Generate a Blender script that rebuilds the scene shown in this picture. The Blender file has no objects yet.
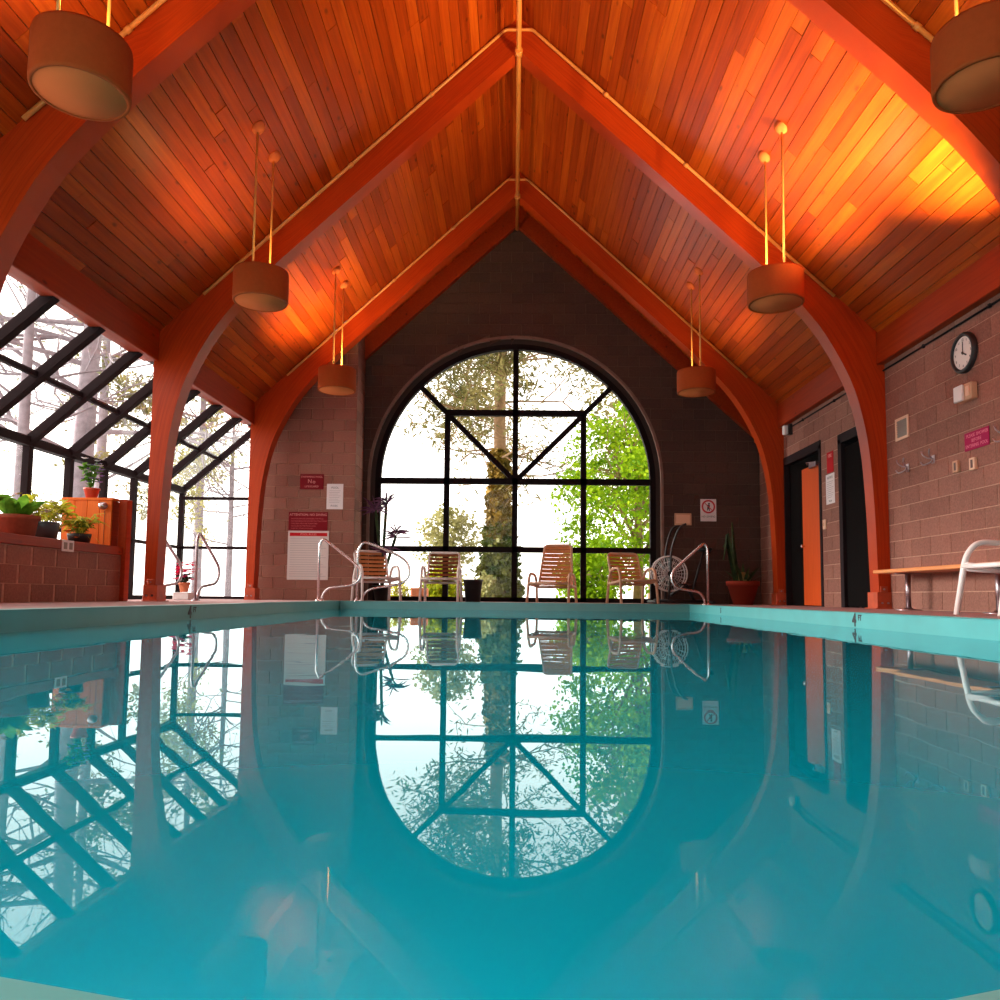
import bpy, bmesh, math, random
from mathutils import Vector, Matrix
R = math.radians
PI = math.pi
random.seed(7)
scene = bpy.context.scene
COL = scene.collection

# ------------------------------------------------------------------ camera, sky, exposure
cam_d = bpy.data.cameras.new('camera')
cam = bpy.data.objects.new('camera', cam_d)
COL.objects.link(cam)
cam_d.sensor_width = 36.0
cam_d.lens = 0.780 * 36.0
cam_d.shift_y = 0.035
cam_d.clip_start = 0.01
cam_d.clip_end = 400
# rows of the world->camera rotation (fitted from the vanishing point of the room)
W2C = Matrix(((0.99978843, 0.01789122, 0.01014915),
              (-0.00872502, -0.07795459, 0.99691873),
              (0.01862726, -0.99679636, -0.07778199)))
cam.matrix_world = Matrix.Translation((0, 0, 0.11)) @ W2C.transposed().to_4x4()
scene.camera = cam

world = bpy.data.worlds.new('overcast_sky')
scene.world = world
world.use_nodes = True
bg = world.node_tree.nodes['Background']
bg.inputs[0].default_value = (1.0, 0.925, 0.84, 1)
bg.inputs[1].default_value = 3.9

sun_d = bpy.data.lights.new('hazy_sun', 'SUN')      # veiled sun, low over the greenhouse side
sun_d.energy = 12.0; sun_d.angle = R(28); sun_d.color = (1.0, 0.95, 0.88)
sun = bpy.data.objects.new('hazy_sun', sun_d)
COL.objects.link(sun)
sun.rotation_euler = Vector((1.0, -0.18, -0.33)).to_track_quat('-Z', 'Y').to_euler()

scene.view_settings.view_transform = 'Standard'
scene.view_settings.look = 'None'
scene.view_settings.gamma = 1.0
scene.view_settings.exposure = -0.12
scene.view_settings.use_curve_mapping = False
try:
    scene.cycles.use_denoising = True
    scene.cycles.max_bounces = 12
    scene.cycles.diffuse_bounces = 5
    scene.cycles.glossy_bounces = 4
    scene.cycles.transparent_max_bounces = 12
    scene.cycles.caustics_reflective = False
    scene.cycles.caustics_refractive = False
    scene.cycles.sample_clamp_indirect = 6.0
except Exception:
    pass

# ------------------------------------------------------------------ materials
def new_mat(name):
    m = bpy.data.materials.new(name)
    m.use_nodes = True
    nt = m.node_tree
    b = nt.nodes['Principled BSDF']
    return m, nt, b

def N(nt, typ, **kw):
    n = nt.nodes.new(typ)
    for k, v in kw.items():
        setattr(n, k, v)
    return n

def ramp(nt, stops):
    r = N(nt, 'ShaderNodeValToRGB')
    el = r.color_ramp.elements
    el[0].position, el[0].color = stops[0][0], (*stops[0][1], 1)
    el[1].position, el[1].color = stops[-1][0], (*stops[-1][1], 1)
    for p, c in stops[1:-1]:
        e = el.new(p)
        e.color = (*c, 1)
    return r

def plain(name, col, rough=0.5, metal=0.0, noise=0.0, nscale=8.0, spec=0.5, bump=0.0):
    m, nt, b = new_mat(name)
    b.inputs['Roughness'].default_value = rough
    b.inputs['Metallic'].default_value = metal
    b.inputs['Specular IOR Level'].default_value = spec
    b.inputs['Base Color'].default_value = (*col, 1)
    if noise or bump:
        g = N(nt, 'ShaderNodeNewGeometry')
        n = N(nt, 'ShaderNodeTexNoise')
        n.inputs['Scale'].default_value = nscale
        n.inputs['Detail'].default_value = 5
        nt.links.new(g.outputs['Position'], n.inputs['Vector'])
        lo = tuple(max(0, c * (1 - noise)) for c in col)
        hi = tuple(min(1, c * (1 + noise)) for c in col)
        r = ramp(nt, [(0.3, lo), (0.7, hi)])
        nt.links.new(n.outputs['Fac'], r.inputs[0])
        nt.links.new(r.outputs[0], b.inputs['Base Color'])
        if bump:
            bp = N(nt, 'ShaderNodeBump')
            bp.inputs['Strength'].default_value = bump
            bp.inputs['Distance'].default_value = 0.01
            nt.links.new(n.outputs['Fac'], bp.inputs['Height'])
            nt.links.new(bp.outputs[0], b.inputs['Normal'])
    return m

def wood(name, dark, mid, light, stretch=(30, 1.2, 30), rough=0.35, vary=0.5, knots=True, use_uv=False, spec=0.5):
    m, nt, b = new_mat(name)
    oi = N(nt, 'ShaderNodeObjectInfo')
    if use_uv:
        tc = N(nt, 'ShaderNodeTexCoord')
        src = tc.outputs['UV']
    else:
        g = N(nt, 'ShaderNodeNewGeometry')
        src = g.outputs['Position']
    mp = N(nt, 'ShaderNodeMapping')
    mp.inputs['Scale'].default_value = stretch
    nt.links.new(src, mp.inputs['Vector'])
    off = N(nt, 'ShaderNodeVectorMath', operation='SCALE')
    cx = N(nt, 'ShaderNodeCombineXYZ')
    for i in range(3):
        nt.links.new(oi.outputs['Random'], cx.inputs[i])
    nt.links.new(cx.outputs[0], off.inputs[0])
    off.inputs['Scale'].default_value = 37.0
    ad = N(nt, 'ShaderNodeVectorMath', operation='ADD')
    nt.links.new(mp.outputs[0], ad.inputs[0])
    nt.links.new(off.outputs[0], ad.inputs[1])
    n = N(nt, 'ShaderNodeTexNoise')
    n.inputs['Scale'].default_value = 1.0
    n.inputs['Detail'].default_value = 6
    n.inputs['Distortion'].default_value = 0.6
    nt.links.new(ad.outputs[0], n.inputs['Vector'])
    # per-plank tone
    mx = N(nt, 'ShaderNodeMath', operation='MULTIPLY_ADD')
    nt.links.new(oi.outputs['Random'], mx.inputs[0])
    mx.inputs[1].default_value = vary
    mx.inputs[2].default_value = 0.5 - vary * 0.5
    m2 = N(nt, 'ShaderNodeMath', operation='MULTIPLY_ADD')
    nt.links.new(n.outputs['Fac'], m2.inputs[0])
    m2.inputs[1].default_value = 0.9
    m2.inputs[2].default_value = -0.45
    m3 = N(nt, 'ShaderNodeMath', operation='ADD', use_clamp=True)
    nt.links.new(mx.outputs[0], m3.inputs[0])
    nt.links.new(m2.outputs[0], m3.inputs[1])
    r = ramp(nt, [(0.1, dark), (0.5, mid), (0.92, light)])
    nt.links.new(m3.outputs[0], r.inputs[0])
    out = r.outputs[0]
    if knots:
        v = N(nt, 'ShaderNodeTexVoronoi')
        v.inputs['Scale'].default_value = 1.0
        mp2 = N(nt, 'ShaderNodeMapping')
        mp2.inputs['Scale'].default_value = (5.0, 2.4, 5.0) if not use_uv else (3, 3, 3)
        nt.links.new(src, mp2.inputs['Vector'])
        ad2 = N(nt, 'ShaderNodeVectorMath', operation='ADD')
        nt.links.new(mp2.outputs[0], ad2.inputs[0])
        nt.links.new(off.outputs[0], ad2.inputs[1])
        nt.links.new(ad2.outputs[0], v.inputs['Vector'])
        kr = ramp(nt, [(0.05, (0.25, 0.25, 0.25)), (0.13, (1, 1, 1))])
        nt.links.new(v.outputs['Distance'], kr.inputs[0])
        mm = N(nt, 'ShaderNodeMix', data_type='RGBA', blend_type='MULTIPLY')
        mm.inputs[0].default_value = 0.8
        nt.links.new(out, mm.inputs[6])
        nt.links.new(kr.outputs[0], mm.inputs[7])
        out = mm.outputs[2]
    if use_uv:   # thin glue lines of the laminations, across the depth (V in metres)
        sp = N(nt, 'ShaderNodeSeparateXYZ')
        nt.links.new(src, sp.inputs[0])
        a = N(nt, 'ShaderNodeMath', operation='MULTIPLY')
        nt.links.new(sp.outputs['Y'], a.inputs[0])
        a.inputs[1].default_value = 1 / 0.045
        fr = N(nt, 'ShaderNodeMath', operation='FRACT')
        nt.links.new(a.outputs[0], fr.inputs[0])
        lr = ramp(nt, [(0.0, (0.62, 0.62, 0.62)), (0.12, (1, 1, 1))])
        nt.links.new(fr.outputs[0], lr.inputs[0])
        mm = N(nt, 'ShaderNodeMix', data_type='RGBA', blend_type='MULTIPLY')
        mm.inputs[0].default_value = 0.7
        nt.links.new(out, mm.inputs[6])
        nt.links.new(lr.outputs[0], mm.inputs[7])
        out = mm.outputs[2]
    nt.links.new(out, b.inputs['Base Color'])
    b.inputs['Roughness'].default_value = rough
    b.inputs['Specular IOR Level'].default_value = spec
    bp = N(nt, 'ShaderNodeBump')
    bp.inputs['Strength'].default_value = 0.08
    bp.inputs['Distance'].default_value = 0.004
    nt.links.new(n.outputs['Fac'], bp.inputs['Height'])
    nt.links.new(bp.outputs[0], b.inputs['Normal'])
    return m

def block_mat(name, lo, hi):
    m, nt, b = new_mat(name)
    oi = N(nt, 'ShaderNodeObjectInfo')
    g = N(nt, 'ShaderNodeNewGeometry')
    n = N(nt, 'ShaderNodeTexNoise')
    n.inputs['Scale'].default_value = 55
    n.inputs['Detail'].default_value = 4
    nt.links.new(g.outputs['Position'], n.inputs['Vector'])
    n2 = N(nt, 'ShaderNodeTexNoise')
    n2.inputs['Scale'].default_value = 1.3
    nt.links.new(g.outputs['Position'], n2.inputs['Vector'])
    a = N(nt, 'ShaderNodeMath', operation='MULTIPLY_ADD')
    nt.links.new(oi.outputs['Random'], a.inputs[0])
    a.inputs[1].default_value = 0.28
    nt.links.new(n.outputs['Fac'], a.inputs[2])
    a2 = N(nt, 'ShaderNodeMath', operation='MULTIPLY_ADD')
    nt.links.new(n2.outputs['Fac'], a2.inputs[0])
    a2.inputs[1].default_value = 0.4
    nt.links.new(a.outputs[0], a2.inputs[2])
    r = ramp(nt, [(0.45, lo), (1.3, hi)])
    r.color_ramp.elements[1].position = 1.0
    s = N(nt, 'ShaderNodeMath', operation='MULTIPLY')
    s.inputs[1].default_value = 0.8
    nt.links.new(a2.outputs[0], s.inputs[0])
    nt.links.new(s.outputs[0], r.inputs[0])
    nt.links.new(r.outputs[0], b.inputs['Base Color'])
    b.inputs['Roughness'].default_value = 0.8
    bp = N(nt, 'ShaderNodeBump')
    bp.inputs['Strength'].default_value = 0.35
    bp.inputs['Distance'].default_value = 0.006
    nt.links.new(n.outputs['Fac'], bp.inputs['Height'])
    nt.links.new(bp.outputs[0], b.inputs['Normal'])
    return m

def leaf_mat(name, lo, hi, scale=3.0, trans=0.35):
    m, nt, b = new_mat(name)
    g = N(nt, 'ShaderNodeNewGeometry')
    n = N(nt, 'ShaderNodeTexNoise')
    n.inputs['Scale'].default_value = scale
    n.inputs['Detail'].default_value = 4
    nt.links.new(g.outputs['Position'], n.inputs['Vector'])
    r = ramp(nt, [(0.32, lo), (0.68, hi)])
    nt.links.new(n.outputs['Fac'], r.inputs[0])
    nt.links.new(r.outputs[0], b.inputs['Base Color'])
    b.inputs['Roughness'].default_value = 0.55
    b.inputs['Specular IOR Level'].default_value = 0.2
    if trans:
        t = N(nt, 'ShaderNodeBsdfTranslucent')
        nt.links.new(r.outputs[0], t.inputs[0])
        mx = N(nt, 'ShaderNodeMixShader')
        mx.inputs[0].default_value = trans
        nt.links.new(b.outputs[0], mx.inputs[1])
        nt.links.new(t.outputs[0], mx.inputs[2])
        nt.links.new(mx.outputs[0], nt.nodes['Material Output'].inputs[0])
    return m

def glass_mat(name, tint=(0.96, 0.97, 0.98)):
    m, nt, b = new_mat(name)
    nt.nodes.remove(b)
    t = N(nt, 'ShaderNodeBsdfTransparent')
    t.inputs[0].default_value = (*tint, 1)
    gl = N(nt, 'ShaderNodeBsdfGlossy')
    gl.inputs['Roughness'].default_value = 0.02
    lw = N(nt, 'ShaderNodeLayerWeight')      # same from both sides of the sheet
    lw.inputs['Blend'].default_value = 0.5
    pw = N(nt, 'ShaderNodeMath', operation='POWER')
    nt.links.new(lw.outputs['Facing'], pw.inputs[0])
    pw.inputs[1].default_value = 5.0
    fr = N(nt, 'ShaderNodeMath', operation='MULTIPLY_ADD')
    nt.links.new(pw.outputs[0], fr.inputs[0])
    fr.inputs[1].default_value = 0.85
    fr.inputs[2].default_value = 0.006
    mx = N(nt, 'ShaderNodeMixShader')
    nt.links.new(fr.outputs[0], mx.inputs[0])
    nt.links.new(t.outputs[0], mx.inputs[1])
    nt.links.new(gl.outputs[0], mx.inputs[2])
    nt.links.new(mx.outputs[0], nt.nodes['Material Output'].inputs[0])
    return m

def water_mat(name):
    m, nt, b = new_mat(name)
    nt.nodes.remove(b)
    t = N(nt, 'ShaderNodeBsdfTransparent')
    t.inputs[0].default_value = (0.45, 0.93, 0.97, 1)
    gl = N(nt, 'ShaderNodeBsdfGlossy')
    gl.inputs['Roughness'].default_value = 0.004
    gl.inputs['Color'].default_value = (0.80, 0.97, 1.0, 1)  # red held back in the tint so mirrored ceiling light looks weaker
    fr = N(nt, 'ShaderNodeFresnel')
    fr.inputs['IOR'].default_value = 1.33
    g = N(nt, 'ShaderNodeNewGeometry')
    n = N(nt, 'ShaderNodeTexNoise')
    n.inputs['Scale'].default_value = 2.2
    n.inputs['Detail'].default_value = 2
    nt.links.new(g.outputs['Position'], n.inputs['Vector'])
    bp = N(nt, 'ShaderNodeBump')
    bp.inputs['Strength'].default_value = 0.03
    bp.inputs['Distance'].default_value = 0.02
    nt.links.new(n.outputs['Fac'], bp.inputs['Height'])
    nt.links.new(bp.outputs[0], gl.inputs['Normal'])
    # teal diffuse colour standing in for daylight sent back by the pool floor
    df = N(nt, 'ShaderNodeBsdfDiffuse')
    df.inputs['Color'].default_value = (0.0, 0.25, 0.33, 1)
    body = N(nt, 'ShaderNodeMixShader')
    body.inputs[0].default_value = 0.85
    nt.links.new(t.outputs[0], body.inputs[1])
    nt.links.new(df.outputs[0], body.inputs[2])
    mx = N(nt, 'ShaderNodeMixShader')
    nt.links.new(fr.outputs[0], mx.inputs[0])
    nt.links.new(body.outputs[0], mx.inputs[1])
    nt.links.new(gl.outputs[0], mx.inputs[2])
    nt.links.new(mx.outputs[0], nt.nodes['Material Output'].inputs[0])
    return m

def emit(name, col, s):
    m, nt, b = new_mat(name)
    b.inputs['Base Color'].default_value = (*col, 1)
    b.inputs['Emission Color'].default_value = (*col, 1)
    b.inputs['Emission Strength'].default_value = s
    return m

M = {}
M['plank'] = wood('cedar_plank', (0.22, 0.024, 0.002), (0.39, 0.052, 0.004), (0.57, 0.108, 0.008), rough=0.36, vary=0.55, spec=0.15)
M['arch'] = wood('glulam', (0.29, 0.024, 0.003), (0.45, 0.043, 0.005), (0.55, 0.066, 0.008), stretch=(1.6, 40, 1), rough=0.36, vary=0.2, spec=0.2, use_uv=True, knots=False)
M['header'] = wood('header_wood', (0.20, 0.018, 0.003), (0.32, 0.032, 0.004), (0.42, 0.052, 0.006), rough=0.45, vary=0.2, spec=0.2)
M['board'] = wood('orange_board', (0.60, 0.10, 0.012), (0.75, 0.14, 0.016), (0.85, 0.19, 0.024), stretch=(40, 40, 2), rough=0.5, vary=0.3, knots=False, spec=0.2)
M['door'] = wood('orange_door', (0.62, 0.075, 0.012), (0.74, 0.105, 0.016), (0.80, 0.13, 0.02), stretch=(40, 40, 2), rough=0.5, vary=0.1, knots=False, spec=0.15)
M['bench'] = wood('bench_wood', (0.55, 0.16, 0.04), (0.72, 0.25, 0.07), (0.8, 0.33, 0.1), rough=0.4, vary=0.2, knots=False)
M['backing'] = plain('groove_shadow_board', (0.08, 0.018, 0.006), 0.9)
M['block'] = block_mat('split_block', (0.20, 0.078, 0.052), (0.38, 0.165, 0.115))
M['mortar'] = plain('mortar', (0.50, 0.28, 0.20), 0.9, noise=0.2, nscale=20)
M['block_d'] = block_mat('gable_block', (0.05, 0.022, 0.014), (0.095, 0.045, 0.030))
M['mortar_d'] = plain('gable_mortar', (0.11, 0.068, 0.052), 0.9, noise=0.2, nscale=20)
M['deck'] = plain('deck_concrete', (0.40, 0.22, 0.21), 0.75, noise=0.2, nscale=4, bump=0.2)
M['pool'] = plain('pool_paint', (0.065, 0.35, 0.35), 0.34, noise=0.10, nscale=3, spec=1.0)
M['coping'] = plain('coping_paint', (0.08, 0.34, 0.33), 0.34, noise=0.10, nscale=6, spec=1.0)
M['basin'] = plain('basin_paint', (0.06, 0.66, 0.78), 0.7, noise=0.12, nscale=0.7)
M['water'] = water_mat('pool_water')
M['glass'] = glass_mat('window_glass')
M['frame'] = plain('dark_bronze_frame', (0.010, 0.006, 0.007), 0.7, spec=0.1)
M['rafterm'] = plain('brown_painted_rafter', (0.014, 0.006, 0.007), 0.7, spec=0.1)
M['trimring'] = plain('window_trim', (0.20, 0.115, 0.085), 0.6, noise=0.15)
M['reveal'] = plain('window_reveal', (0.045, 0.026, 0.02), 0.8)
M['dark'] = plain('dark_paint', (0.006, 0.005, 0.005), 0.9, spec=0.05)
M['darkframe'] = plain('door_frame_paint', (0.018, 0.011, 0.013), 0.7, spec=0.12)
M['shoe'] = plain('base_shoe_paint', (0.50, 0.075, 0.022), 0.45, noise=0.2)
M['shade'] = plain('lamp_drum', (0.38, 0.07, 0.014), 0.8, spec=0.1, noise=0.05, nscale=30)
M['shade_in'] = plain('lamp_lining', (0.85, 0.6, 0.35), 0.6)
M['diff'] = plain('lamp_bottom', (0.66, 0.17, 0.05), 0.9, spec=0.05)
M['pipe'] = plain('sprinkler_pipe', (0.72, 0.27, 0.06), 0.35)
M['cord'] = plain('lamp_cord', (0.7, 0.35, 0.08), 0.5)
M['bulb'] = emit('bulb_glow', (1.0, 0.62, 0.25), 12)
M['bulb_off'] = plain('bulb_dim', (0.9, 0.8, 0.6), 0.4)
M['lens'] = emit('added_lamp_lens', (.6, 1.0, 1.0), 4)
M['steel'] = plain('stainless', (0.80, 0.72, 0.72), 0.22, metal=1.0)
M['bronze_rail'] = plain('dull_steel', (0.42, 0.34, 0.36), 0.3, metal=1.0)
M['white'] = plain('white_paint', (0.82, 0.78, 0.76), 0.5)
M['frame_w'] = plain('chair_white', (0.86, 0.76, 0.72), 0.4)
M['frame_t'] = plain('chair_tan', (0.66, 0.40, 0.26), 0.6, spec=0.2)
M['strap_t'] = plain('strap_tan', (0.60, 0.24, 0.09), 0.7, spec=0.15, noise=0.12, nscale=30)
M['strap_b'] = plain('strap_brown', (0.22, 0.075, 0.03), 0.7, spec=0.15, noise=0.15, nscale=30)
M['strap_d'] = plain('strap_dark', (0.10, 0.04, 0.03), 0.5)
M['terra'] = plain('terracotta', (0.58, 0.17, 0.07), 0.8, noise=0.15, nscale=20)
M['terra_d'] = plain('terracotta_dark', (0.36, 0.085, 0.04), 0.8, noise=0.15, nscale=20)
M['terra_r'] = plain('red_pot', (0.55, 0.06, 0.03), 0.6)
M['pot_dark'] = plain('dull_red_pot', (0.24, 0.03, 0.015), 0.8, spec=0.1)
M['bucket'] = plain('slate_pot', (0.05, 0.065, 0.075), 0.35)
M['blackpot'] = plain('black_pot', (0.012, 0.014, 0.014), 0.4)
M['soil'] = plain('soil', (0.06, 0.03, 0.02), 0.95)
M['black'] = plain('black_plastic', (0.012, 0.012, 0.013), 0.45)
M['leaf'] = leaf_mat('houseplant_leaf', (0.05, 0.14, 0.012), (0.16, 0.34, 0.03), 14)
M['leaf_y'] = leaf_mat('yellow_leaf', (0.34, 0.36, 0.02), (0.62, 0.55, 0.05), 14)
M['leaf_p'] = leaf_mat('purple_leaf', (0.10, 0.035, 0.09), (0.22, 0.09, 0.16), 14)
M['leaf_dk'] = leaf_mat('dark_leaf', (0.015, 0.03, 0.012), (0.05, 0.085, 0.025), 14, trans=0.1)
M['fl_pink'] = plain('pink_petal', (0.85, 0.03, 0.20), 0.6)
M['fl_orange'] = plain('orange_petal', (0.9, 0.28, 0.03), 0.6)
M['fl_white'] = plain('pale_petal', (0.85, 0.75, 0.8), 0.6)
M['fl_purple'] = plain('purple_petal', (0.28, 0.17, 0.55), 0.6)
M['sign_red'] = plain('maroon_sign', (0.20, 0.005, 0.012), 0.7, spec=0.15)
M['sign_red2'] = plain('red_sign', (0.50, 0.008, 0.014), 0.7, spec=0.15)
M['sign_pink'] = plain('magenta_sign', (0.40, 0.012, 0.085), 0.7, spec=0.15)
M['ink_pink'] = plain('pink_lettering', (0.80, 0.30, 0.28), 0.5)
M['ink_pale'] = plain('rose_lettering', (0.80, 0.20, 0.30), 0.5)
M['ink_dim'] = plain('small_print_red', (0.55, 0.09, 0.10), 0.5)
M['ink_black'] = plain('black_lettering', (0.02, 0.015, 0.02), 0.5)
M['ink_grey'] = plain('grey_print', (0.36, 0.32, 0.33), 0.6)
M['ink_red'] = plain('red_ring', (0.62, 0.03, 0.04), 0.5)
M['paper'] = plain('paper', (0.80, 0.74, 0.74), 0.7)
M['paper_g'] = plain('rules_board', (0.66, 0.60, 0.57), 0.6)
M['cream'] = plain('cream_plastic', (0.80, 0.52, 0.34), 0.5)
M['tanplate'] = plain('tan_plate', (0.60, 0.34, 0.20), 0.5)
M['ventgrey'] = plain('vent_grey', (0.28, 0.23, 0.19), 0.6)
M['clockface'] = plain('clock_face', (0.85, 0.80, 0.74), 0.5)
M['lawn'] = plain('lawn', (0.30, 0.38, 0.06), 0.9, noise=0.35, nscale=2.0)
M['patio'] = plain('pale_patio', (0.80, 0.80, 0.80), 0.9, noise=0.05)
M['bark'] = plain('pine_bark', (0.25, 0.14, 0.07), 0.9, noise=0.25, nscale=9)
M['bark_g'] = plain('grey_bark', (0.22, 0.18, 0.20), 0.9, noise=0.25, nscale=9)
M['maple'] = leaf_mat('maple_leaf', (0.09, 0.24, 0.004), (0.42, 0.58, 0.01), 3.2, 0.5)
M['pine'] = leaf_mat('pine_needle', (0.07, 0.08, 0.02), (0.30, 0.24, 0.08), 1.6, 0.3)
M['ivy'] = leaf_mat('ivy_leaf', (0.025, 0.07, 0.014), (0.20, 0.17, 0.025), 1.8, 0.0)
M['lime'] = leaf_mat('lime_leaf', (0.30, 0.36, 0.008), (0.55, 0.55, 0.012), 3, 0.4)
M['ivy_gold'] = leaf_mat('gold_ivy_leaf', (0.10, 0.075, 0.012), (0.34, 0.20, 0.03), 2.5, 0.0)
M['yshrub'] = leaf_mat('pale_shrub', (0.20, 0.19, 0.06), (0.42, 0.38, 0.16), 2, 0.4)
M['greyleaf'] = leaf_mat('spring_bud', (0.16, 0.18, 0.09), (0.32, 0.30, 0.18), 2, 0.4)

# ------------------------------------------------------------------ mesh helpers
class MB:
    def __init__(self):
        self.v, self.f, self.uv, self.sm = [], [], None, []
    def add(self, vs, fs, smooth=False):
        o = len(self.v)
        self.v += [tuple(p) for p in vs]
        self.f += [tuple(i + o for i in f) for f in fs]
        self.sm += [smooth] * len(fs)
        return self
    def box(self, a, b, mat=None):
        x0, y0, z0 = a; x1, y1, z1 = b
        vs = [Vector(p) for p in ((x0,y0,z0),(x1,y0,z0),(x1,y1,z0),(x0,y1,z0),(x0,y0,z1),(x1,y0,z1),(x1,y1,z1),(x0,y1,z1))]
        if mat: vs = [mat @ p for p in vs]
        return self.add(vs, [(0,3,2,1),(4,5,6,7),(0,1,5,4),(1,2,6,5),(2,3,7,6),(3,0,4,7)])
    def cbox(self, a, b, c=0.006, mat=None):
        """box with chamfered edges all round"""
        x0, y0, z0 = a; x1, y1, z1 = b
        bm = bmesh.new()
        bmesh.ops.create_cube(bm, size=1)
        for v in bm.verts:
            v.co = Vector(((x0+x1)/2 + v.co.x*(x1-x0), (y0+y1)/2 + v.co.y*(y1-y0), (z0+z1)/2 + v.co.z*(z1-z0)))
        bmesh.ops.bevel(bm, geom=bm.edges[:], offset=c, segments=1, affect='EDGES')
        bm.verts.ensure_lookup_table()
        vs = [(mat @ v.co if mat else v.co.copy()) for v in bm.verts]
        fs = [[v.index for v in f.verts] for f in bm.faces]
        bm.verts.index_update()
        fs = [[v.index for v in f.verts] for f in bm.faces]
        bm.free()
        return self.add(vs, fs)
    def tube(self, path, r, n=8, caps=True):
        P = [Vector(p) for p in path]
        rr = r if isinstance(r, (list, tuple)) else [r] * len(P)
        T = []
        for i in range(len(P)):
            a = P[max(0, i-1)]; b = P[min(len(P)-1, i+1)]
            d = (b - a)
            T.append(d.normalized() if d.length > 1e-9 else Vector((0,0,1)))
        up = Vector((0,0,1)) if abs(T[0].z) < 0.9 else Vector((1,0,0))
        u = T[0].cross(up).normalized()
        vs = []
        for i, p in enumerate(P):
            u = (u - T[i] * u.dot(T[i])).normalized()
            w = T[i].cross(u)
            for k in range(n):
                a = 2*PI*k/n
                vs.append(p + (u*math.cos(a) + w*math.sin(a)) * rr[i])
        fs = []
        for i in range(len(P)-1):
            for k in range(n):
                k2 = (k+1) % n
                fs.append((i*n+k, i*n+k2, (i+1)*n+k2, (i+1)*n+k))
        self.add(vs, fs, True)
        if caps:
            o = len(self.v) - len(vs)
            self.f.append(tuple(o + k for k in range(n-1, -1, -1))); self.sm.append(False)
            self.f.append(tuple(o + (len(P)-1)*n + k for k in range(n))); self.sm.append(False)
        return self
    def lathe(self, prof, n=24, mat=None, smooth=True):
        """prof list of (r,z) about local z"""
        vs = []
        for r, z in prof:
            for k in range(n):
                a = 2*PI*k/n
                p = Vector((r*math.cos(a), r*math.sin(a), z))
                vs.append(mat @ p if mat else p)
        fs = []
        for i in range(len(prof)-1):
            for k in range(n):
                k2 = (k+1) % n
                fs.append((i*n+k, i*n+k2, (i+1)*n+k2, (i+1)*n+k))
        return self.add(vs, fs, smooth)
    def quad(self, a, b, c, d):
        return self.add([a, b, c, d], [(0,1,2,3)])
    def build(self, name, mat, parent=None, loc=None, rot=None):
        me = bpy.data.meshes.new(name)
        me.from_pydata(self.v, [], self.f)
        me.materials.append(mat)
        me.polygons.foreach_set('use_smooth', self.sm)
        if self.uv is not None:
            ul = me.uv_layers.new(name='UVMap')
            for lp in me.loops:
                ul.data[lp.index].uv = self.uv[lp.vertex_index]
        me.update()
        return link(name, me, parent, loc, rot)

def link(name, me, parent=None, loc=None, rot=None):
    o = bpy.data.objects.new(name, me)
    COL.objects.link(o)
    if parent: o.parent = parent
    if loc is not None: o.location = loc
    if rot is not None:
        if isinstance(rot, Matrix): o.rotation_euler = rot.to_euler()
        else: o.rotation_euler = rot
    return o

def fix_normals(o):
    bm = bmesh.new(); bm.from_mesh(o.data)
    bmesh.ops.recalc_face_normals(bm, faces=bm.faces[:])
    bm.to_mesh(o.data); bm.free()
    return o

def tag(o, label=None, cat=None, group=None, kind=None):
    if label: o['label'] = label
    if cat: o['category'] = cat
    if group: o['group'] = group
    if kind: o['kind'] = kind
    return o

def thing(name, label, cat, loc=(0,0,0), rot=None, group=None):
    return tag(link(name, None, None, loc, rot), label, cat, group)

def struct(o, label=None):
    o['kind'] = 'structure'
    if label: o['label'] = label
    return o

def catmull(pts, n=6, closed=False):
    P = [Vector(p) for p in pts]
    out = []
    for i in range(len(P)-1):
        p0 = P[max(0, i-1)]; p1 = P[i]; p2 = P[i+1]; p3 = P[min(len(P)-1, i+2)]
        for k in range(n):
            t = k/n
            out.append(0.5*((2*p1) + (p2-p0)*t + (2*p0-5*p1+4*p2-p3)*t*t + (3*p1-p0-3*p2+p3)*t*t*t))
    out.append(P[-1])
    return out

def fillet(pts, r, n=5):
    """polyline with rounded corners"""
    P = [Vector(p) for p in pts]
    out = [P[0]]
    for i in range(1, len(P)-1):
        a = (P[i-1]-P[i]); b = (P[i+1]-P[i])
        d = min(r, a.length*0.49, b.length*0.49)
        s = P[i] + a.normalized()*d; e = P[i] + b.normalized()*d
        for k in range(n+1):
            t = k/n
            out.append((1-t)**2*s + 2*t*(1-t)*P[i] + t*t*e)
    out.append(P[-1])
    return out

# wall frames: local x = reading direction, y = up, z = out of the wall
FR_RIGHT = Matrix(((0,0,-1),(-1,0,0),(0,1,0)))     # wall facing -X
FR_FRONT = Matrix(((1,0,0),(0,0,-1),(0,1,0)))      # wall facing -Y
FR_LEFT = Matrix(((0,0,1),(1,0,0),(0,1,0)))        # wall facing +X

def lettering(s, size, xy, z, mat, parent, align='CENTER', sx=1.0, name='lettering', bold=0.0):
    cu = bpy.data.curves.new(name, 'FONT')
    cu.body = s; cu.size = size; cu.align_x = align; cu.align_y = 'CENTER'
    cu.extrude = 0.0006
    cu.offset = bold
    cu.resolution_u = 2
    t = bpy.data.objects.new(name, cu)
    COL.objects.link(t)
    dg = bpy.context.evaluated_depsgraph_get()
    me = bpy.data.meshes.new_from_object(t.evaluated_get(dg))
    bpy.data.objects.remove(t); bpy.data.curves.remove(cu)
    me.materials.clear(); me.materials.append(mat)
    for v in me.vertices: v.co.x *= sx
    return link(name, me, parent, (xy[0], xy[1], z))

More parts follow.
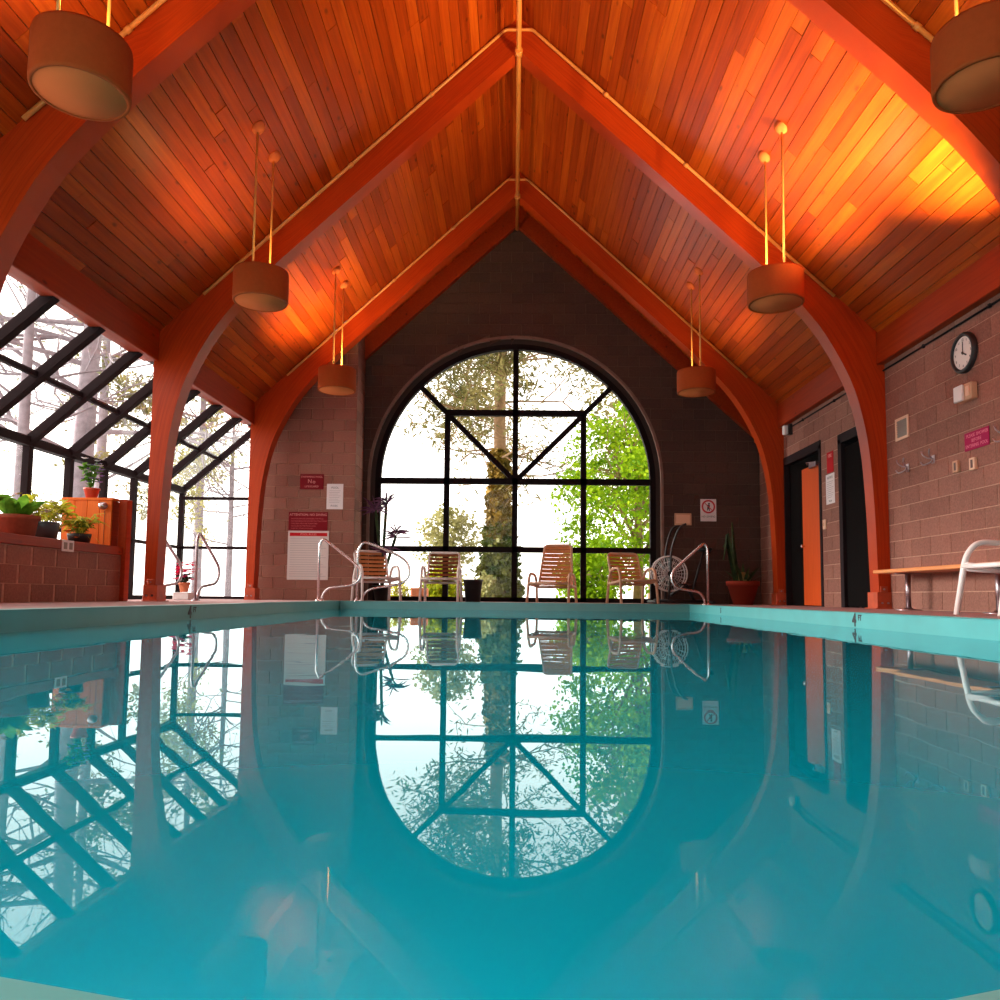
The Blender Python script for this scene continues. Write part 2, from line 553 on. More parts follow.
# chamfered face-block from a convex polygon lying on a wall; shared by shape
_blk = {}
def face_block(name, poly, nrm, depth, ch, mat, parent):
    """poly: 3D points (back plane), extruded along nrm; front rim chamfered"""
    c = sum((Vector(p) for p in poly), Vector()) / len(poly)
    rel = [Vector(p) - c for p in poly]
    nrm = Vector(nrm)
    key = (tuple(tuple(round(x, 3) for x in p) for p in rel), tuple(nrm), depth, mat.name)
    me = _blk.get(key)
    if me is None:
        n = len(rel)
        vs = list(rel) + [p + nrm*(depth-ch) for p in rel]
        for p in rel:
            q = p - p.normalized()*ch*1.3 if p.length > ch*3 else p
            vs.append(q + nrm*depth)
        fs = []
        for k in range(n):
            j = (k+1) % n
            fs += [(k, j, n+j, n+k), (n+k, n+j, 2*n+j, 2*n+k)]
        fs.append(tuple(range(2*n, 3*n)))
        me = bpy.data.meshes.new(name)
        me.from_pydata([tuple(v) for v in vs], [], fs)
        bm = bmesh.new(); bm.from_mesh(me)
        bmesh.ops.recalc_face_normals(bm, faces=bm.faces[:])
        # make sure the front faces outwards
        bm.faces.ensure_lookup_table()
        if bm.faces[-1].normal.dot(nrm) < 0:
            bmesh.ops.reverse_faces(bm, faces=bm.faces[:])
        bm.to_mesh(me); bm.free()
        me.materials.append(mat)
        _blk[key] = me
    return link(name, me, parent, c)

# ------------------------------------------------------------------ dimensions
XW = 4.5            # inner face of side walls
YG = 14.3           # gable wall
YB = -4.0           # wall behind the viewer
ZA, SL = 7.5, 0.93  # ceiling apex and slope
ZW = -0.12          # water
XP, YP = 2.8, 12.55 # pool half width, far edge
ARCHES = [13.0, 9.42, 5.84]
AB = 0.23
def zc(x): return ZA - SL*abs(x)

# ------------------------------------------------------------------ floor, pool
near = [(-2.8, 0.258), (-0.3, 0.258), (-0.2, 0.246), (-0.147, 0.2292), (-0.098, 0.2165), (-0.05, 0.211), (0, 0.209), (0.05, 0.211), (0.10, 0.219), (0.141, 0.2335), (0.2, 0.250), (0.3, 0.258), (2.8, 0.258)]
fl = MB()
fl.quad((-5.95, YP, 0), (XW+.3, YP, 0), (XW+.3, YG+.3, 0), (-5.95, YG+.3, 0))
fl.quad((-5.95, YB, 0), (-XP, YB, 0), (-XP, YP, 0), (-5.95, YP, 0))
fl.quad((XP, YB, 0), (XW+.3, YB, 0), (XW+.3, YP, 0), (XP, YP, 0))
for (x0, y0), (x1, y1) in zip(near[:-1], near[1:]):
    fl.quad((x0, YB, 0), (x1, YB, 0), (x1, y1, 0), (x0, y0, 0))
floor = struct(fl.build('floor', M['deck']), 'pinkish concrete pool deck')

ps = MB()          # painted wall above and below the waterline
ps.quad((-XP, YP, 0), (XP, YP, 0), (XP, YP, -1.4), (-XP, YP, -1.4))
ps.quad((-XP, 0.258, 0), (-XP, YP, 0), (-XP, YP, -1.4), (-XP, 0.258, -1.4))
ps.quad((XP, YP, 0), (XP, 0.258, 0), (XP, 0.258, -1.4), (XP, YP, -1.4))
for (x0, y0), (x1, y1) in zip(near[:-1], near[1:]):
    ps.quad((x1, y1, 0), (x0, y0, 0), (x0, y0, -1.4), (x1, y1, -1.4))
pool_wall = struct(ps.build('pool_wall', M['pool']), 'aqua painted pool wall')
bs = MB()
bs.quad((-XP, 0.2, -1.4), (XP, 0.2, -1.4), (XP, YP, -1.4), (-XP, YP, -1.4))
struct(bs.build('pool_floor', M['basin']), 'bright turquoise pool floor under the water')
cp = MB()          # bullnose coping round the rim
cp.cbox((-XP-.16, 0.27, 0.0), (-XP+.012, YP+.0, 0.006), 0.002)
cp.cbox((XP-.012, 0.27, 0.0), (XP+.05, YP+.0, 0.006), 0.002)
cp.cbox((-XP-.16, YP-.012, 0.0), (XP+.05, YP+.10, 0.006), 0.002)
for (x0, y0), (x1, y1) in zip(near[:-1], near[1:]):
    cp.add([(x0, y0-.3, .0004), (x1, y1-.3, .0004), (x1, y1, .0004), (x0, y0, .0004)], [(0, 1, 2, 3)])
struct(cp.build('pool_coping', M['coping']), 'pale aqua coping along the pool rim')
wt = MB()
wt.quad((-XP, 0.21, ZW), (XP, 0.21, ZW), (XP, YP, ZW), (-XP, YP, ZW))
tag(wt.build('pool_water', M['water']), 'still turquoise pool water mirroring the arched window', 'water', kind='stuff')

# unseen lamp added in the near basin wall to make the water glow
def added_pool_lamp(label, loc, rotm, watts):
    root = thing('added_underwater_lamp', label, 'lamp', loc, rotm, 'lamps added under water in the basin walls')
    MB().lathe([(.15, 0), (.15, .02), (.12, .03), (.115, .012)], 24).build('bezel', M['steel'], root)
    MB().lathe([(.115, .012), (.06, .022), (0, .025)], 24).build('lens', M['lens'], root)
    ld = bpy.data.lights.new('lamp_light', 'AREA')
    ld.shape = 'DISK'; ld.size = .2; ld.energy = watts; ld.color = (.45, 1.0, 1.0)
    lo = bpy.data.objects.new('lamp_light', ld)
    COL.objects.link(lo); lo.parent = root; lo.location = (0, 0, .05); lo.rotation_euler = (PI, 0, 0)
added_pool_lamp('round lamp added under water in the near basin wall', (-.9, .264, -.55), Matrix(((-1,0,0),(0,0,1),(0,1,0))), 420)

# ------------------------------------------------------------------ ceiling planks
def ceiling(side):
    s = -1 if side == 'left' else 1
    mb = MB()
    t = 0.03
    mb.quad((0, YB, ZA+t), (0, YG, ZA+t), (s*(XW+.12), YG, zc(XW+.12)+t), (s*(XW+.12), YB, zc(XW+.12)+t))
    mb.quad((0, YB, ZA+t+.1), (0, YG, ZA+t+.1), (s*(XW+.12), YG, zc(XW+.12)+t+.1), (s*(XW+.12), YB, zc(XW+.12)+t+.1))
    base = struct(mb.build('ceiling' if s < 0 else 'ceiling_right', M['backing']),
                  'sloping cedar plank ceiling over the %s side' % side)
    L = XW * math.sqrt(1+SL*SL)
    d = Vector((s, 0, -SL)).normalized()
    nn = Vector((-s*SL, 0, -1)).normalized()     # into the room
    rows = 44
    w = L / rows
    rnd = random.Random(5 if s < 0 else 11)
    # one shared chamfered plank, scaled
    vs, c = [], 0.006
    prof = [(-.5, 0), (-.5, .85), (-.48, 1), (.48, 1), (.5, .85), (.5, 0)]
    for y in (-.5, .5):
        for (a, b) in prof: vs.append((y, a, b))
    n = len(prof)
    fs = [(k, k+1, n+k+1, n+k) for k in range(n-1)] + [tuple(range(n-1, -1, -1)), tuple(range(n, 2*n))]
    me = bpy.data.meshes.new('plank')
    me.from_pydata(vs, [], fs); me.materials.append(M['plank'])
    bm = bmesh.new(); bm.from_mesh(me); bmesh.ops.recalc_face_normals(bm, faces=bm.faces[:]); bm.to_mesh(me); bm.free()
    rear = MB()
    for r in range(rows):
        o = Vector((0, 0, ZA+t)) + d * (w*(r+.5))
        y = YG
        first = True
        while y > 2.2:
            ln = rnd.uniform(1.2, 4.2) if first else rnd.uniform(2.4, 5.2)
            first = False
            y0 = max(2.0, y-ln)
            if y0 - 2.0 < 0.6: y0 = 2.0
            th = t + rnd.uniform(-.004, .004)
            yd = Vector((0, 1, 0))
            m = Matrix((yd*(y-y0-.004), d*(w-.004), nn*th)).transposed().to_4x4()
            m.translation = o + Vector((0, (y+y0)/2, 0))
            p = bpy.data.objects.new('plank', me)
            COL.objects.link(p)
            p.matrix_world = m
            p.parent = base
            y = y0
        a = o - d*(w*.48); b = o + d*(w*.48)
        rear.quad(a + nn*t + Vector((0, YB, 0)), a + nn*t + Vector((0, 2, 0)), b + nn*t + Vector((0, 2, 0)), b + nn*t + Vector((0, YB, 0)))
    k = rear.build('rear_planks', M['plank'], base)
    k['kind'] = 'stuff'
    return base
ceiling('left'); ceiling('right')

# ------------------------------------------------------------------ block walls
BH, BL, J = 0.2, 0.4, 0.010
def subtract(iv, cuts):
    out = [iv]
    for a, b in cuts:
        nx = []
        for x0, x1 in out:
            if b <= x0 or a >= x1: nx.append((x0, x1)); continue
            if a > x0: nx.append((x0, a))
            if b < x1: nx.append((b, x1))
        out = nx
    return out

D1 = (11.50, 13.0, 2.38)   # door openings in right wall: y0, y1, height
D2 = (9.66, 10.76, 2.32)
wr = MB()
X0, X1 = XW+.005, XW+.25
def wseg(y0, y1, z0, z1): wr.box((X0, y0, z0), (X1, y1, z1))
zt = 3.3
wseg(YB, D2[0], 0, zt); wseg(D2[0], D2[1], D2[2], zt); wseg(D2[1], D1[0], 0, zt); wseg(D1[0], D1[1], D1[2], zt); wseg(D1[1], YG+.2, 0, zt)
wall_right = struct(wr.build('wall_right', M['mortar']), 'pinkish brown concrete block wall with doors')
rest = MB()
for c in range(15):
    z0, z1 = c*BH + J/2, min((c+1)*BH - J/2, 2.98)
    cuts = []
    for (a, b, h) in (D1, D2):
        if z0 < h: cuts.append((a-.06, b+.06))
    y = YG + (BL/2 if c % 2 else 0)
    while y > YB:
        a, b = max(y-BL, YB), min(y, YG)
        for (p, q) in subtract((a+J/2, b-J/2), cuts):
            if q-p < 0.04: continue
            if p > 6.3:
                face_block('block', [(XW+.006, p, z0), (XW+.006, q, z0), (XW+.006, q, z1), (XW+.006, p, z1)], (-1,0,0), 0.006+random.uniform(0,.001), 0.002, M['block'], wall_right)
            else:
                rest.box((XW, p, z0), (XW+.013, q, z1))
        y -= BL
k = rest.build('far_blocks', M['block'], wall_right); k['kind'] = 'stuff'

# gable wall with arched window opening
WR, WZ, WO = 2.57, 2.24, 2.72      # glass radius, springing height, opening radius
def gable_backing(y0, y1, ro):
    mb = MB()
    n = 40
    arc = [(ro*math.cos(PI - PI*i/n), WZ + ro*math.sin(PI*i/n)) for i in range(n+1)]
    outer = []
    for (x, z) in arc:
        # matching outer outline point (radial projection to the gable)
        a = math.atan2(z-WZ, x)
        best = None
        dx, dz = math.cos(a), math.sin(a)
        ts = []
        if abs(dx) > 1e-6: ts.append(XW/abs(dx))
        k_ = dz + SL*abs(dx)
        if k_ > 1e-6: ts.append((ZA - WZ)/k_)
        t = min(ts)
        outer.append((dx*t, WZ+dz*t))
    for y, flip in ((y0, False), (y1, True)):
        for i in range(n):
            q = [(arc[i][0], y, arc[i][1]), (arc[i+1][0], y, arc[i+1][1]), (outer[i+1][0], y, outer[i+1][1]), (outer[i][0], y, outer[i][1])]
            mb.quad(*(q if not flip else q[::-1]))
        for s in (-1, 1):
            q = [(s*ro, y, 0), (s*ro, y, WZ), (s*XW, y, WZ), (s*XW, y, 0)]
            mb.quad(*q)
    # reveal
    prof = [(-ro, 0)] + arc + [(ro, 0)]
    for (a, b) in zip(prof[:-1], prof[1:]):
        mb.quad((a[0], y0, a[1]), (b[0], y0, b[1]), (b[0], y1, b[1]), (a[0], y1, a[1]))
    return mb
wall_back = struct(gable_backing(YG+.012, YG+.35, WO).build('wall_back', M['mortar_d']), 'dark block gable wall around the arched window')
def win_x(z, ro=WO):
    if z <= WZ: return ro
    d = ro*ro - (z-WZ)**2
    return math.sqrt(d) if d > 0 else 0.0
PIER = (-4.5, -2.82, 13.6)
pieces = []
for c in range(37):
    z0, z1 = c*BH + J/2, (c+1)*BH - J/2
    lim0, lim1 = min(XW, (ZA-z0)/SL), min(XW, (ZA-z1)/SL)
    if lim0 < .1: break
    lim1 = max(lim1, 0.02)
    w0, w1 = win_x(z0), win_x(z1)
    x = -XW - (BL/2 if c % 2 else 0)
    while x < XW:
        a, b = x+J/2, x+BL-J/2
        x += BL
        if b <= -XW or a >= XW: continue
        # trapezoid clipped against gable edge and the opening
        for (l0, l1, r0, r1) in ((-lim0, -lim1, -w0, -w1), (w0, w1, lim0, lim1)):
            A0, A1, B0, B1 = max(a, l0), max(a, l1), min(b, r0), min(b, r1)
            if w0 == 0 and l0 < 0:
                B0, B1 = min(b, 0.0) if False else min(b, lim0), min(b, lim1)
            elif w0 == 0: continue
            if B0 - A0 < 0.03 and B1 - A1 < 0.03: continue
            B0, B1 = max(B0, A0+.004), max(B1, A1+.004)
            if max(B0, B1) < PIER[1] - .02: continue
            pieces.append([(A0, YG+.012, z0), (B0, YG+.012, z0), (B1, YG+.012, z1), (A1, YG+.012, z1)])
pieces.sort(key=lambda q: -((q[1][0]-q[0][0]) + (q[2][0]-q[3][0])))
few = MB()
for i, q in enumerate(pieces):
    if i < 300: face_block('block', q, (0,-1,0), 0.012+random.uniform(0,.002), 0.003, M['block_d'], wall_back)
    else:
        p = [Vector(v) for v in q]; d = Vector((0,-.012,0))
        few.add(p + [v+d for v in p], [(0,1,5,4),(1,2,6,5),(2,3,7,6),(3,0,4,7),(4,5,6,7)])
if few.v:
    k = few.build('small_blocks', M['block_d'], wall_back); k['kind'] = 'stuff'

# projecting pier with the notices
pm = MB()
px0, px1, py = PIER
pm.add([(px0, py+.012, 0), (px1-.012, py+.012, 0), (px1-.012, py+.012, zc(px1)), (px0, py+.012, zc(px0)),
        (px0, YG, 0), (px1-.012, YG, 0), (px1-.012, YG, zc(px1)), (px0, YG, zc(px0))],
       [(0,1,2,3), (1,5,6,2), (0,4,5,1), (3,2,6,7), (4,0,3,7)])
wall_pier = struct(pm.build('wall_pier', M['mortar']), 'projecting block pier left of the arched window')
for c in range(26):
    z0, z1 = c*BH + J/2, (c+1)*BH - J/2
    l0, l1 = max(px0, -(ZA-z0)/SL), max(px0, -(ZA-z1)/SL)
    x = px1 - (BL if c % 2 == 0 else BL/2)
    e = px1
    while e > l0 + .03:
        a = max(x, px0)
        A0, A1 = max(a, l0), max(a, l1)
        A0 += J/2; A1 += J/2
        B = e - (J/2 if e < px1 else 0)
        if B - A0 > 0.03:
            A1 = min(A1, B-.004)
            face_block('block', [(A0, py+.012, z0), (B, py+.012, z0), (B, py+.012, z1), (A1, py+.012, z1)], (0,-1,0), 0.012+random.uniform(0,.002), 0.003, M['block'], wall_pier)
        e = x; x -= BL
    if z0 > zc(px1): continue
    for (a, b) in ((py+.012, py+.35), (py+.36, YG-.01)):
        face_block('block', [(px1-.012, a, z0), (px1-.012, b, z0), (px1-.012, b, min(z1, zc(px1))), (px1-.012, a, min(z1, zc(px1)))], (1,0,0), 0.012, 0.003, M['block'], wall_pier)

# wall behind the viewer; its unseen arched window is added for fill light
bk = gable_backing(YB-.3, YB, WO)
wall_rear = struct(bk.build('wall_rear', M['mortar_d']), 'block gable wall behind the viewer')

# ------------------------------------------------------------------ arched window
def arched_window(name, y, label):
    root = struct(link(name, None, None, (0, y, 0)), label)
    n = 48
    def ring(r0, r1, ya, yb, zb=0.0):
        mb = MB()
        pr = []
        for r in (r0, r1):
            pts = [(-r, zb)] + [(r*math.cos(PI - PI*i/n), WZ + r*math.sin(PI*i/n)) for i in range(n+1)] + [(r, zb)]
            pr.append(pts)
        k = len(pr[0])
        vs = [(x, ya, z) for x, z in pr[0]] + [(x, ya, z) for x, z in pr[1]] + [(x, yb, z) for x, z in pr[0]] + [(x, yb, z) for x, z in pr[1]]
        fs = []
        for i in range(k-1):
            fs += [(i, i+1, k+i+1, k+i), (2*k+i, 3*k+i, 3*k+i+1, 2*k+i+1), (i, 2*k+i, 2*k+i+1, i+1), (k+i, k+i+1, 3*k+i+1, 3*k+i)]
        fs += [(0, k, 3*k, 2*k), (k-1, 3*k-1, 4*k-1, 2*k-1)]
        mb.add(vs, fs)
        return mb
    fix_normals(ring(WR-.06, WR+.04, 0.10, 0.22).build('window_frame', M['frame'], root))
    fix_normals(ring(WR+.04, WO, 0.12, 0.20).build('window_trim', M['reveal'], root))
    fix_normals(ring(WO-.035, WO+.015, -0.02, 0.05).build('window_casing', M['trimring'], root))
    h = 0.052
    q = 1.275
    def bar(nm, a, b, hw=h, y0=0.11, y1=0.20):
        a, b = Vector((a[0], 0, a[1])), Vector((b[0], 0, b[1]))
        d = (b-a).normalized(); p = Vector((d.z, 0, -d.x))*hw
        mb = MB()
        vs = []
        for yy in (y0, y1):
            for c in (a-p, b-p, b+p, a+p): vs.append((c.x, yy, c.z))
        mb.add(vs, [(0,1,2,3), (7,6,5,4), (0,4,5,1), (1,5,6,2), (2,6,7,3), (3,7,4,0)])
        return fix_normals(mb.build(nm, M['frame'], root))
    bar('mullion', (0, 0.0), (0, WZ+WR-.05))
    for s in (-1, 1): bar('mullion', (s*q, 0.0), (s*q, WZ+q))
    bar('transom', (-WR+.05, WZ), (WR-.05, WZ), .056)
    bar('transom', (-q, WZ+q+.02), (q, WZ+q+.02), .056)
    bar('transom', (-WR+.05, 0.965), (WR-.05, 0.965))
    bar('sill_bar', (-WR, 0.035), (WR, 0.035), .05)
    e = (WR-.04)/math.sqrt(2)
    for s in (-1, 1): bar('diagonal_bar', (0, WZ), (s*e, WZ+e), .046, 0.12, 0.19)
    # panes
    def pane(poly):
        mb = MB()
        k = len(poly)
        vs = [(x, 0.148, z) for x, z in poly] + [(x, 0.153, z) for x, z in poly]
        fs = [tuple(range(k)), tuple(range(2*k-1, k-1, -1))] + [(i, (i+1) % k, k+(i+1) % k, k+i) for i in range(k)]
        mb.add(vs, fs)
        fix_normals(mb.build('pane', M['glass'], root))
    xs = [-WR+.03, -q, 0, q, WR-.03]
    for i in range(4):
        for (z0, z1) in ((0.06, 0.965), (0.965, WZ)):
            pane([(xs[i], z0), (xs[i+1], z0), (xs[i+1], z1), (xs[i], z1)])
    def arcpts(a0, a1, m=10): return [((WR-.03)*math.cos(a0+(a1-a0)*i/m), WZ+(WR-.03)*math.sin(a0+(a1-a0)*i/m)) for i in range(m+1)]
    for s in (-1, 1):
        pane([(0, WZ), (s*q, WZ+q), (0, WZ+q)])
        pane([(0, WZ), (s*q, WZ), (s*q, WZ+q)])
        ar = arcpts(0, PI/4) if s > 0 else arcpts(PI, 3*PI/4)
        pane([(s*q, WZ)] + ar + [(s*q, WZ+q)])
        ar = arcpts(PI/4, PI/2) if s > 0 else arcpts(3*PI/4, PI/2)
        pane([(s*q, WZ+q)] + ar + [(0, WZ+q)])
    return root
arched_window('window_1', YG, 'large arched window with dark bars looking onto trees')
w2 = arched_window('fill_window', YB-.25, 'unseen arched window added behind the viewer as fill light')  # opening added out of view to light the surfaces facing the camera

# ------------------------------------------------------------------ greenhouse glazing on the left (window_3)
GX, GZ, HX, HZ = -5.8, 1.885, -4.53, 3.0
GY1, GS = 13.41, 0.866
gys = [GY1 - GS*i for i in range(19)]
gh = struct(link('window_3', None, None, (0, 0, 0)), 'sloping greenhouse glazing with dark bars along the left side')
def gbar(name, a, b, w, t, mat=M['rafterm'], up=(0,1,0)):
    """bar from a to b; width w along up-ish axis, depth t across"""
    a, b = Vector(a), Vector(b)
    d = (b-a).normalized(); u = Vector(up); u = (u - d*u.dot(d)).normalized(); v = d.cross(u)
    mb = MB(); vs = []
    for p in (a, b):
        for (i, j) in ((-1,-1), (1,-1), (1,1), (-1,1)): vs.append(p + u*i*w/2 + v*j*t/2)
    mb.add(vs, [(0,1,2,3), (7,6,5,4), (0,4,5,1), (1,5,6,2), (2,6,7,3), (3,7,4,0)])
    return fix_normals(mb.build(name, mat, gh))
for i, y in enumerate(gys):
    gbar('rafter', (GX, y, GZ), (HX, y, HZ), 0.105 if i else .07, 0.10)
    gbar('mullion', (GX, y, 0), (GX, y, GZ), 0.09, 0.08)
yl = gys[-1]
gbar('purlin', ((GX+HX)/2-.01, yl, (GZ+HZ)/2), ((GX+HX)/2-.01, GY1, (GZ+HZ)/2), 0.05, 0.06, up=(1,0,0))
gbar('knee_beam', (GX, yl, GZ), (GX, GY1, GZ), 0.11, 0.11, up=(0,0,1))
gbar('rail', (GX, yl, 0.89), (GX, GY1, 0.89), 0.05, 0.05, up=(0,0,1))
gbar('sill', (GX, yl, 0.03), (GX, GY1, 0.03), 0.07, 0.10, up=(0,0,1))
gbar('head_rail', (HX-.02, yl, HZ+.03), (HX-.02, GY1, HZ+.03), 0.09, 0.10, up=(0,0,1))
def gpane(a, b, c, d, nm='pane'):
    n = (Vector(b)-Vector(a)).cross(Vector(d)-Vector(a)).normalized()*0.004
    vs = [Vector(p) for p in (a, b, c, d)]
    mb = MB(); mb.add(vs + [p+n for p in vs], [(0,3,2,1), (4,5,6,7), (0,1,5,4), (1,2,6,5), (2,3,7,6), (3,0,4,7)])
    mb.build(nm, M['glass'], gh)
MX, MZ = (GX+HX)/2, (GZ+HZ)/2
for y0, y1 in zip(gys[1:], gys[:-1]):
    a, b = y0+.02, y1-.02
    gpane((GX, a, GZ), (GX, b, GZ), (MX, b, MZ), (MX, a, MZ))
    gpane((MX, a, MZ), (MX, b, MZ), (HX, b, HZ), (HX, a, HZ))
    gpane((GX, a, .06), (GX, b, .06), (GX, b, .88), (GX, a, .88))
    gpane((GX, a, .90), (GX, b, .90), (GX, b, GZ-.02), (GX, a, GZ-.02))
# glazed far end
for z in (0.03, 0.89, 1.75):
    gbar('end_rail', (GX, GY1, z), (-XW, GY1, z), 0.05, 0.06, up=(0,0,1))
gpane((GX, GY1, .06), (-XW, GY1, .06), (-XW, GY1, .87), (GX, GY1, .87))
gpane((GX, GY1, .91), (-XW, GY1, .91), (-XW, GY1, 1.73), (GX, GY1, 1.73))
gpane((GX, GY1, 1.77), (-XW, GY1, 1.77), (-XW, GY1, HZ), (GX, GY1, GZ))

# ------------------------------------------------------------------ timber headers
def header(name, x0, x1, label):
    segs = [(YG, ARCHES[0]+AB), (ARCHES[0], ARCHES[1]+AB), (ARCHES[1], ARCHES[2]+AB), (ARCHES[2], YB)]
    root = struct(link(name, None, None, (0,0,0)), label)
    for (y1, y0) in segs:
        mb = MB(); mb.cbox((x0, y0+.003, 2.97), (x1, y1-.003, 3.36), 0.008)
        mb.build('header_beam', M['header'], root)
header('trim_1', -XW-.13, -XW+.06, 'red-brown timber header over the greenhouse bays')
header('trim_2', XW-.10, XW+.02, 'red-brown timber header along the top of the block wall')

# gable rafters against the far wall
gr = struct(link('trim_3', None, None, (0,0,0)), 'dark straight rafters against the gable wall')
for s in (-1, 1):
    mb = MB(); vs = []
    for yy in (YG-.12, YG+.005):
        for (x, z) in ((0, ZA), (s*XW, zc(XW)), (s*XW, zc(XW)-.36), (0, ZA-.43)): vs.append((x, yy, z))
    mb.add(vs, [(0,1,2,3), (7,6,5,4), (0,4,5,1), (1,5,6,2), (2,6,7,3), (3,7,4,0)])
    fix_normals(mb.build('rafter_board', M['header'], gr))

# ------------------------------------------------------------------ glulam arches
INNER = [(4.365, 0), (4.35, .6), (4.335, 1.16), (4.295, 1.84), (4.212, 2.36), (4.078, 2.805), (3.80, 3.34), (3.50, 3.735), (3.2, 4.045), (2.95, 4.295), (2.3, 4.90), (1.657, 5.50), (1.03, 6.08), (.5, 6.57), (0.0, 7.035)]
def arch(y, label):
    root = thing('glulam_arch', label, 'arch', (0, y, 0), group='curved timber arches across the hall')
    inn = [(p.x, p.y) for p in catmull([(a, b, 0) for a, b in INNER], 3)]
    # outer outline matched by arclength fraction
    n = len(inn)
    def outp(i):
        x, z = inn[i]
        if z < 3.0: return (XW, z)
        # from the shoulder on follow the ceiling line
        j0 = next(k for k in range(n) if inn[k][1] >= 3.0)
        t = (i-j0)/(n-1-j0)
        xo = XW*(1-t)
        return (xo, zc(xo)-.004)
    for s in (-1, 1):
        mb = MB(); uv = []
        ln = 0.0
        rows = []
        for i in range(n):
            a = Vector((inn[i][0], inn[i][1])); o = outp(i); b = Vector(o)
            if i: ln += (a - Vector(inn[i-1])).length
            w = (b-a).length
            rows.append((a, b, ln, w))
        for (a, b, l, w) in rows:
            for (p, yy, vv) in ((a, 0, 0), (b, 0, w), (b, AB, w+.3), (a, AB, .6+w+.3)):
                mb.v.append((s*p.x, yy, p.y)); uv.append((l, vv))
        # separate verts for the soffit so its grain runs along
        k = len(mb.v)
        for (a, b, l, w) in rows:
            for (yy, vv) in ((0, 0.003), (AB, .047)):
                mb.v.append((s*a.x, yy, a.y)); uv.append((l, vv*.2 + .01))
        for i in range(n-1):
            q = i*4
            fs = [(q, q+4, q+5, q+1), (q+1, q+5, q+6, q+2), (q+2, q+6, q+7, q+3)]
            r = k + i*2
            fs.append((r+1, r+3, r+2, r))
            for f in fs:
                mb.f.append(f if s > 0 else f[::-1]); mb.sm.append(False)
        mb.f.append((0, 1, 2, 3)); mb.sm.append(False)
        mb.uv = uv
        mb.build('curved_leg', M['arch'], root)
        # steel shoe and bolts
        sh = MB()
        sh.cbox((4.33, -.012, 0), (4.505, AB+.012, .20), .004)
        sh.cbox((4.30, -.04, 0), (4.505, AB+.04, .012), .003)
        sh.cbox((4.37, -.014, .20), (4.455, AB+.014, .27), .004)
        if s < 0:
            sh.v = [(-x, yy, z) for x, yy, z in sh.v]; sh.f = [f[::-1] for f in sh.f]
        shoe = sh.build('base_shoe', M['shoe'], root)
        for (bx, bz) in ((4.41, .235), (4.385, .07), (4.455, .07)):
            bb = MB(); bb.lathe([(0, -.03), (.012, -.03), (.012, -.012)], 6, Matrix.Translation((s*bx, 0, bz)) @ Matrix.Rotation(-PI/2, 4, 'X') , False)
            bb.lathe([(0.0, -.014), (.013, -.014)], 6, Matrix.Translation((s*bx, -.012, bz)) @ Matrix.Rotation(-PI/2, 4, 'X'), False)
            bb.build('bolt', M['bronze_rail'], shoe)
    return root
arch(ARCHES[0], 'farthest curved glulam arch, nearest the arched window')
arch(ARCHES[1], 'middle curved glulam arch, legs beside planter and bench')
arch(ARCHES[2], 'nearest curved glulam arch, cut off by the upper picture corners')

# sprinkler pipes along arches and ridge
def arch_pipe(y, label):
    pts = []
    yy = y - .035
    pts = [(-3.9, yy, zc(3.9)-.055), (-.17, yy, zc(.17)-.055), (.17, yy, zc(.17)-.055), (3.9, yy, zc(3.9)-.055)]
    root = thing('sprinkler_pipe', label, 'pipe', (0, 0, 0), group='copper pipes along the arches')
    MB().tube(fillet(pts, .04, 4), .02, 8).build('pipe_run', M['pipe'], root)
    for x in (-3.1, -2.1, -1.1, 1.1, 2.1, 3.1):
        MB().tube([(x-.02, yy, zc(x)-.055 + (SL*.02 if x > 0 else -SL*.02)), (x+.02, yy, zc(x)-.055 - (SL*.02 if x > 0 else -SL*.02))], .028, 8).build('pipe_clip', M['pipe'], root)
arch_pipe(ARCHES[0], 'thin copper pipe along the top of the farthest arch')
arch_pipe(ARCHES[1], 'thin copper pipe along the top of the middle arch')
arch_pipe(ARCHES[2], 'thin copper pipe along the top of the nearest arch')
rp = thing('ridge_pipe', 'straight orange pipe running under the ridge of the ceiling', 'pipe', (0, 0, 6.985))
MB().tube([(0, 2.0, 0), (0, YG-.12, 0)], .032, 10).build('pipe_run', M['pipe'], rp)
for y in ARCHES:
    MB().tube([(0, y-.09, 0), (0, y+.02, 0)], .048, 10).build('coupling', M['pipe'], rp)

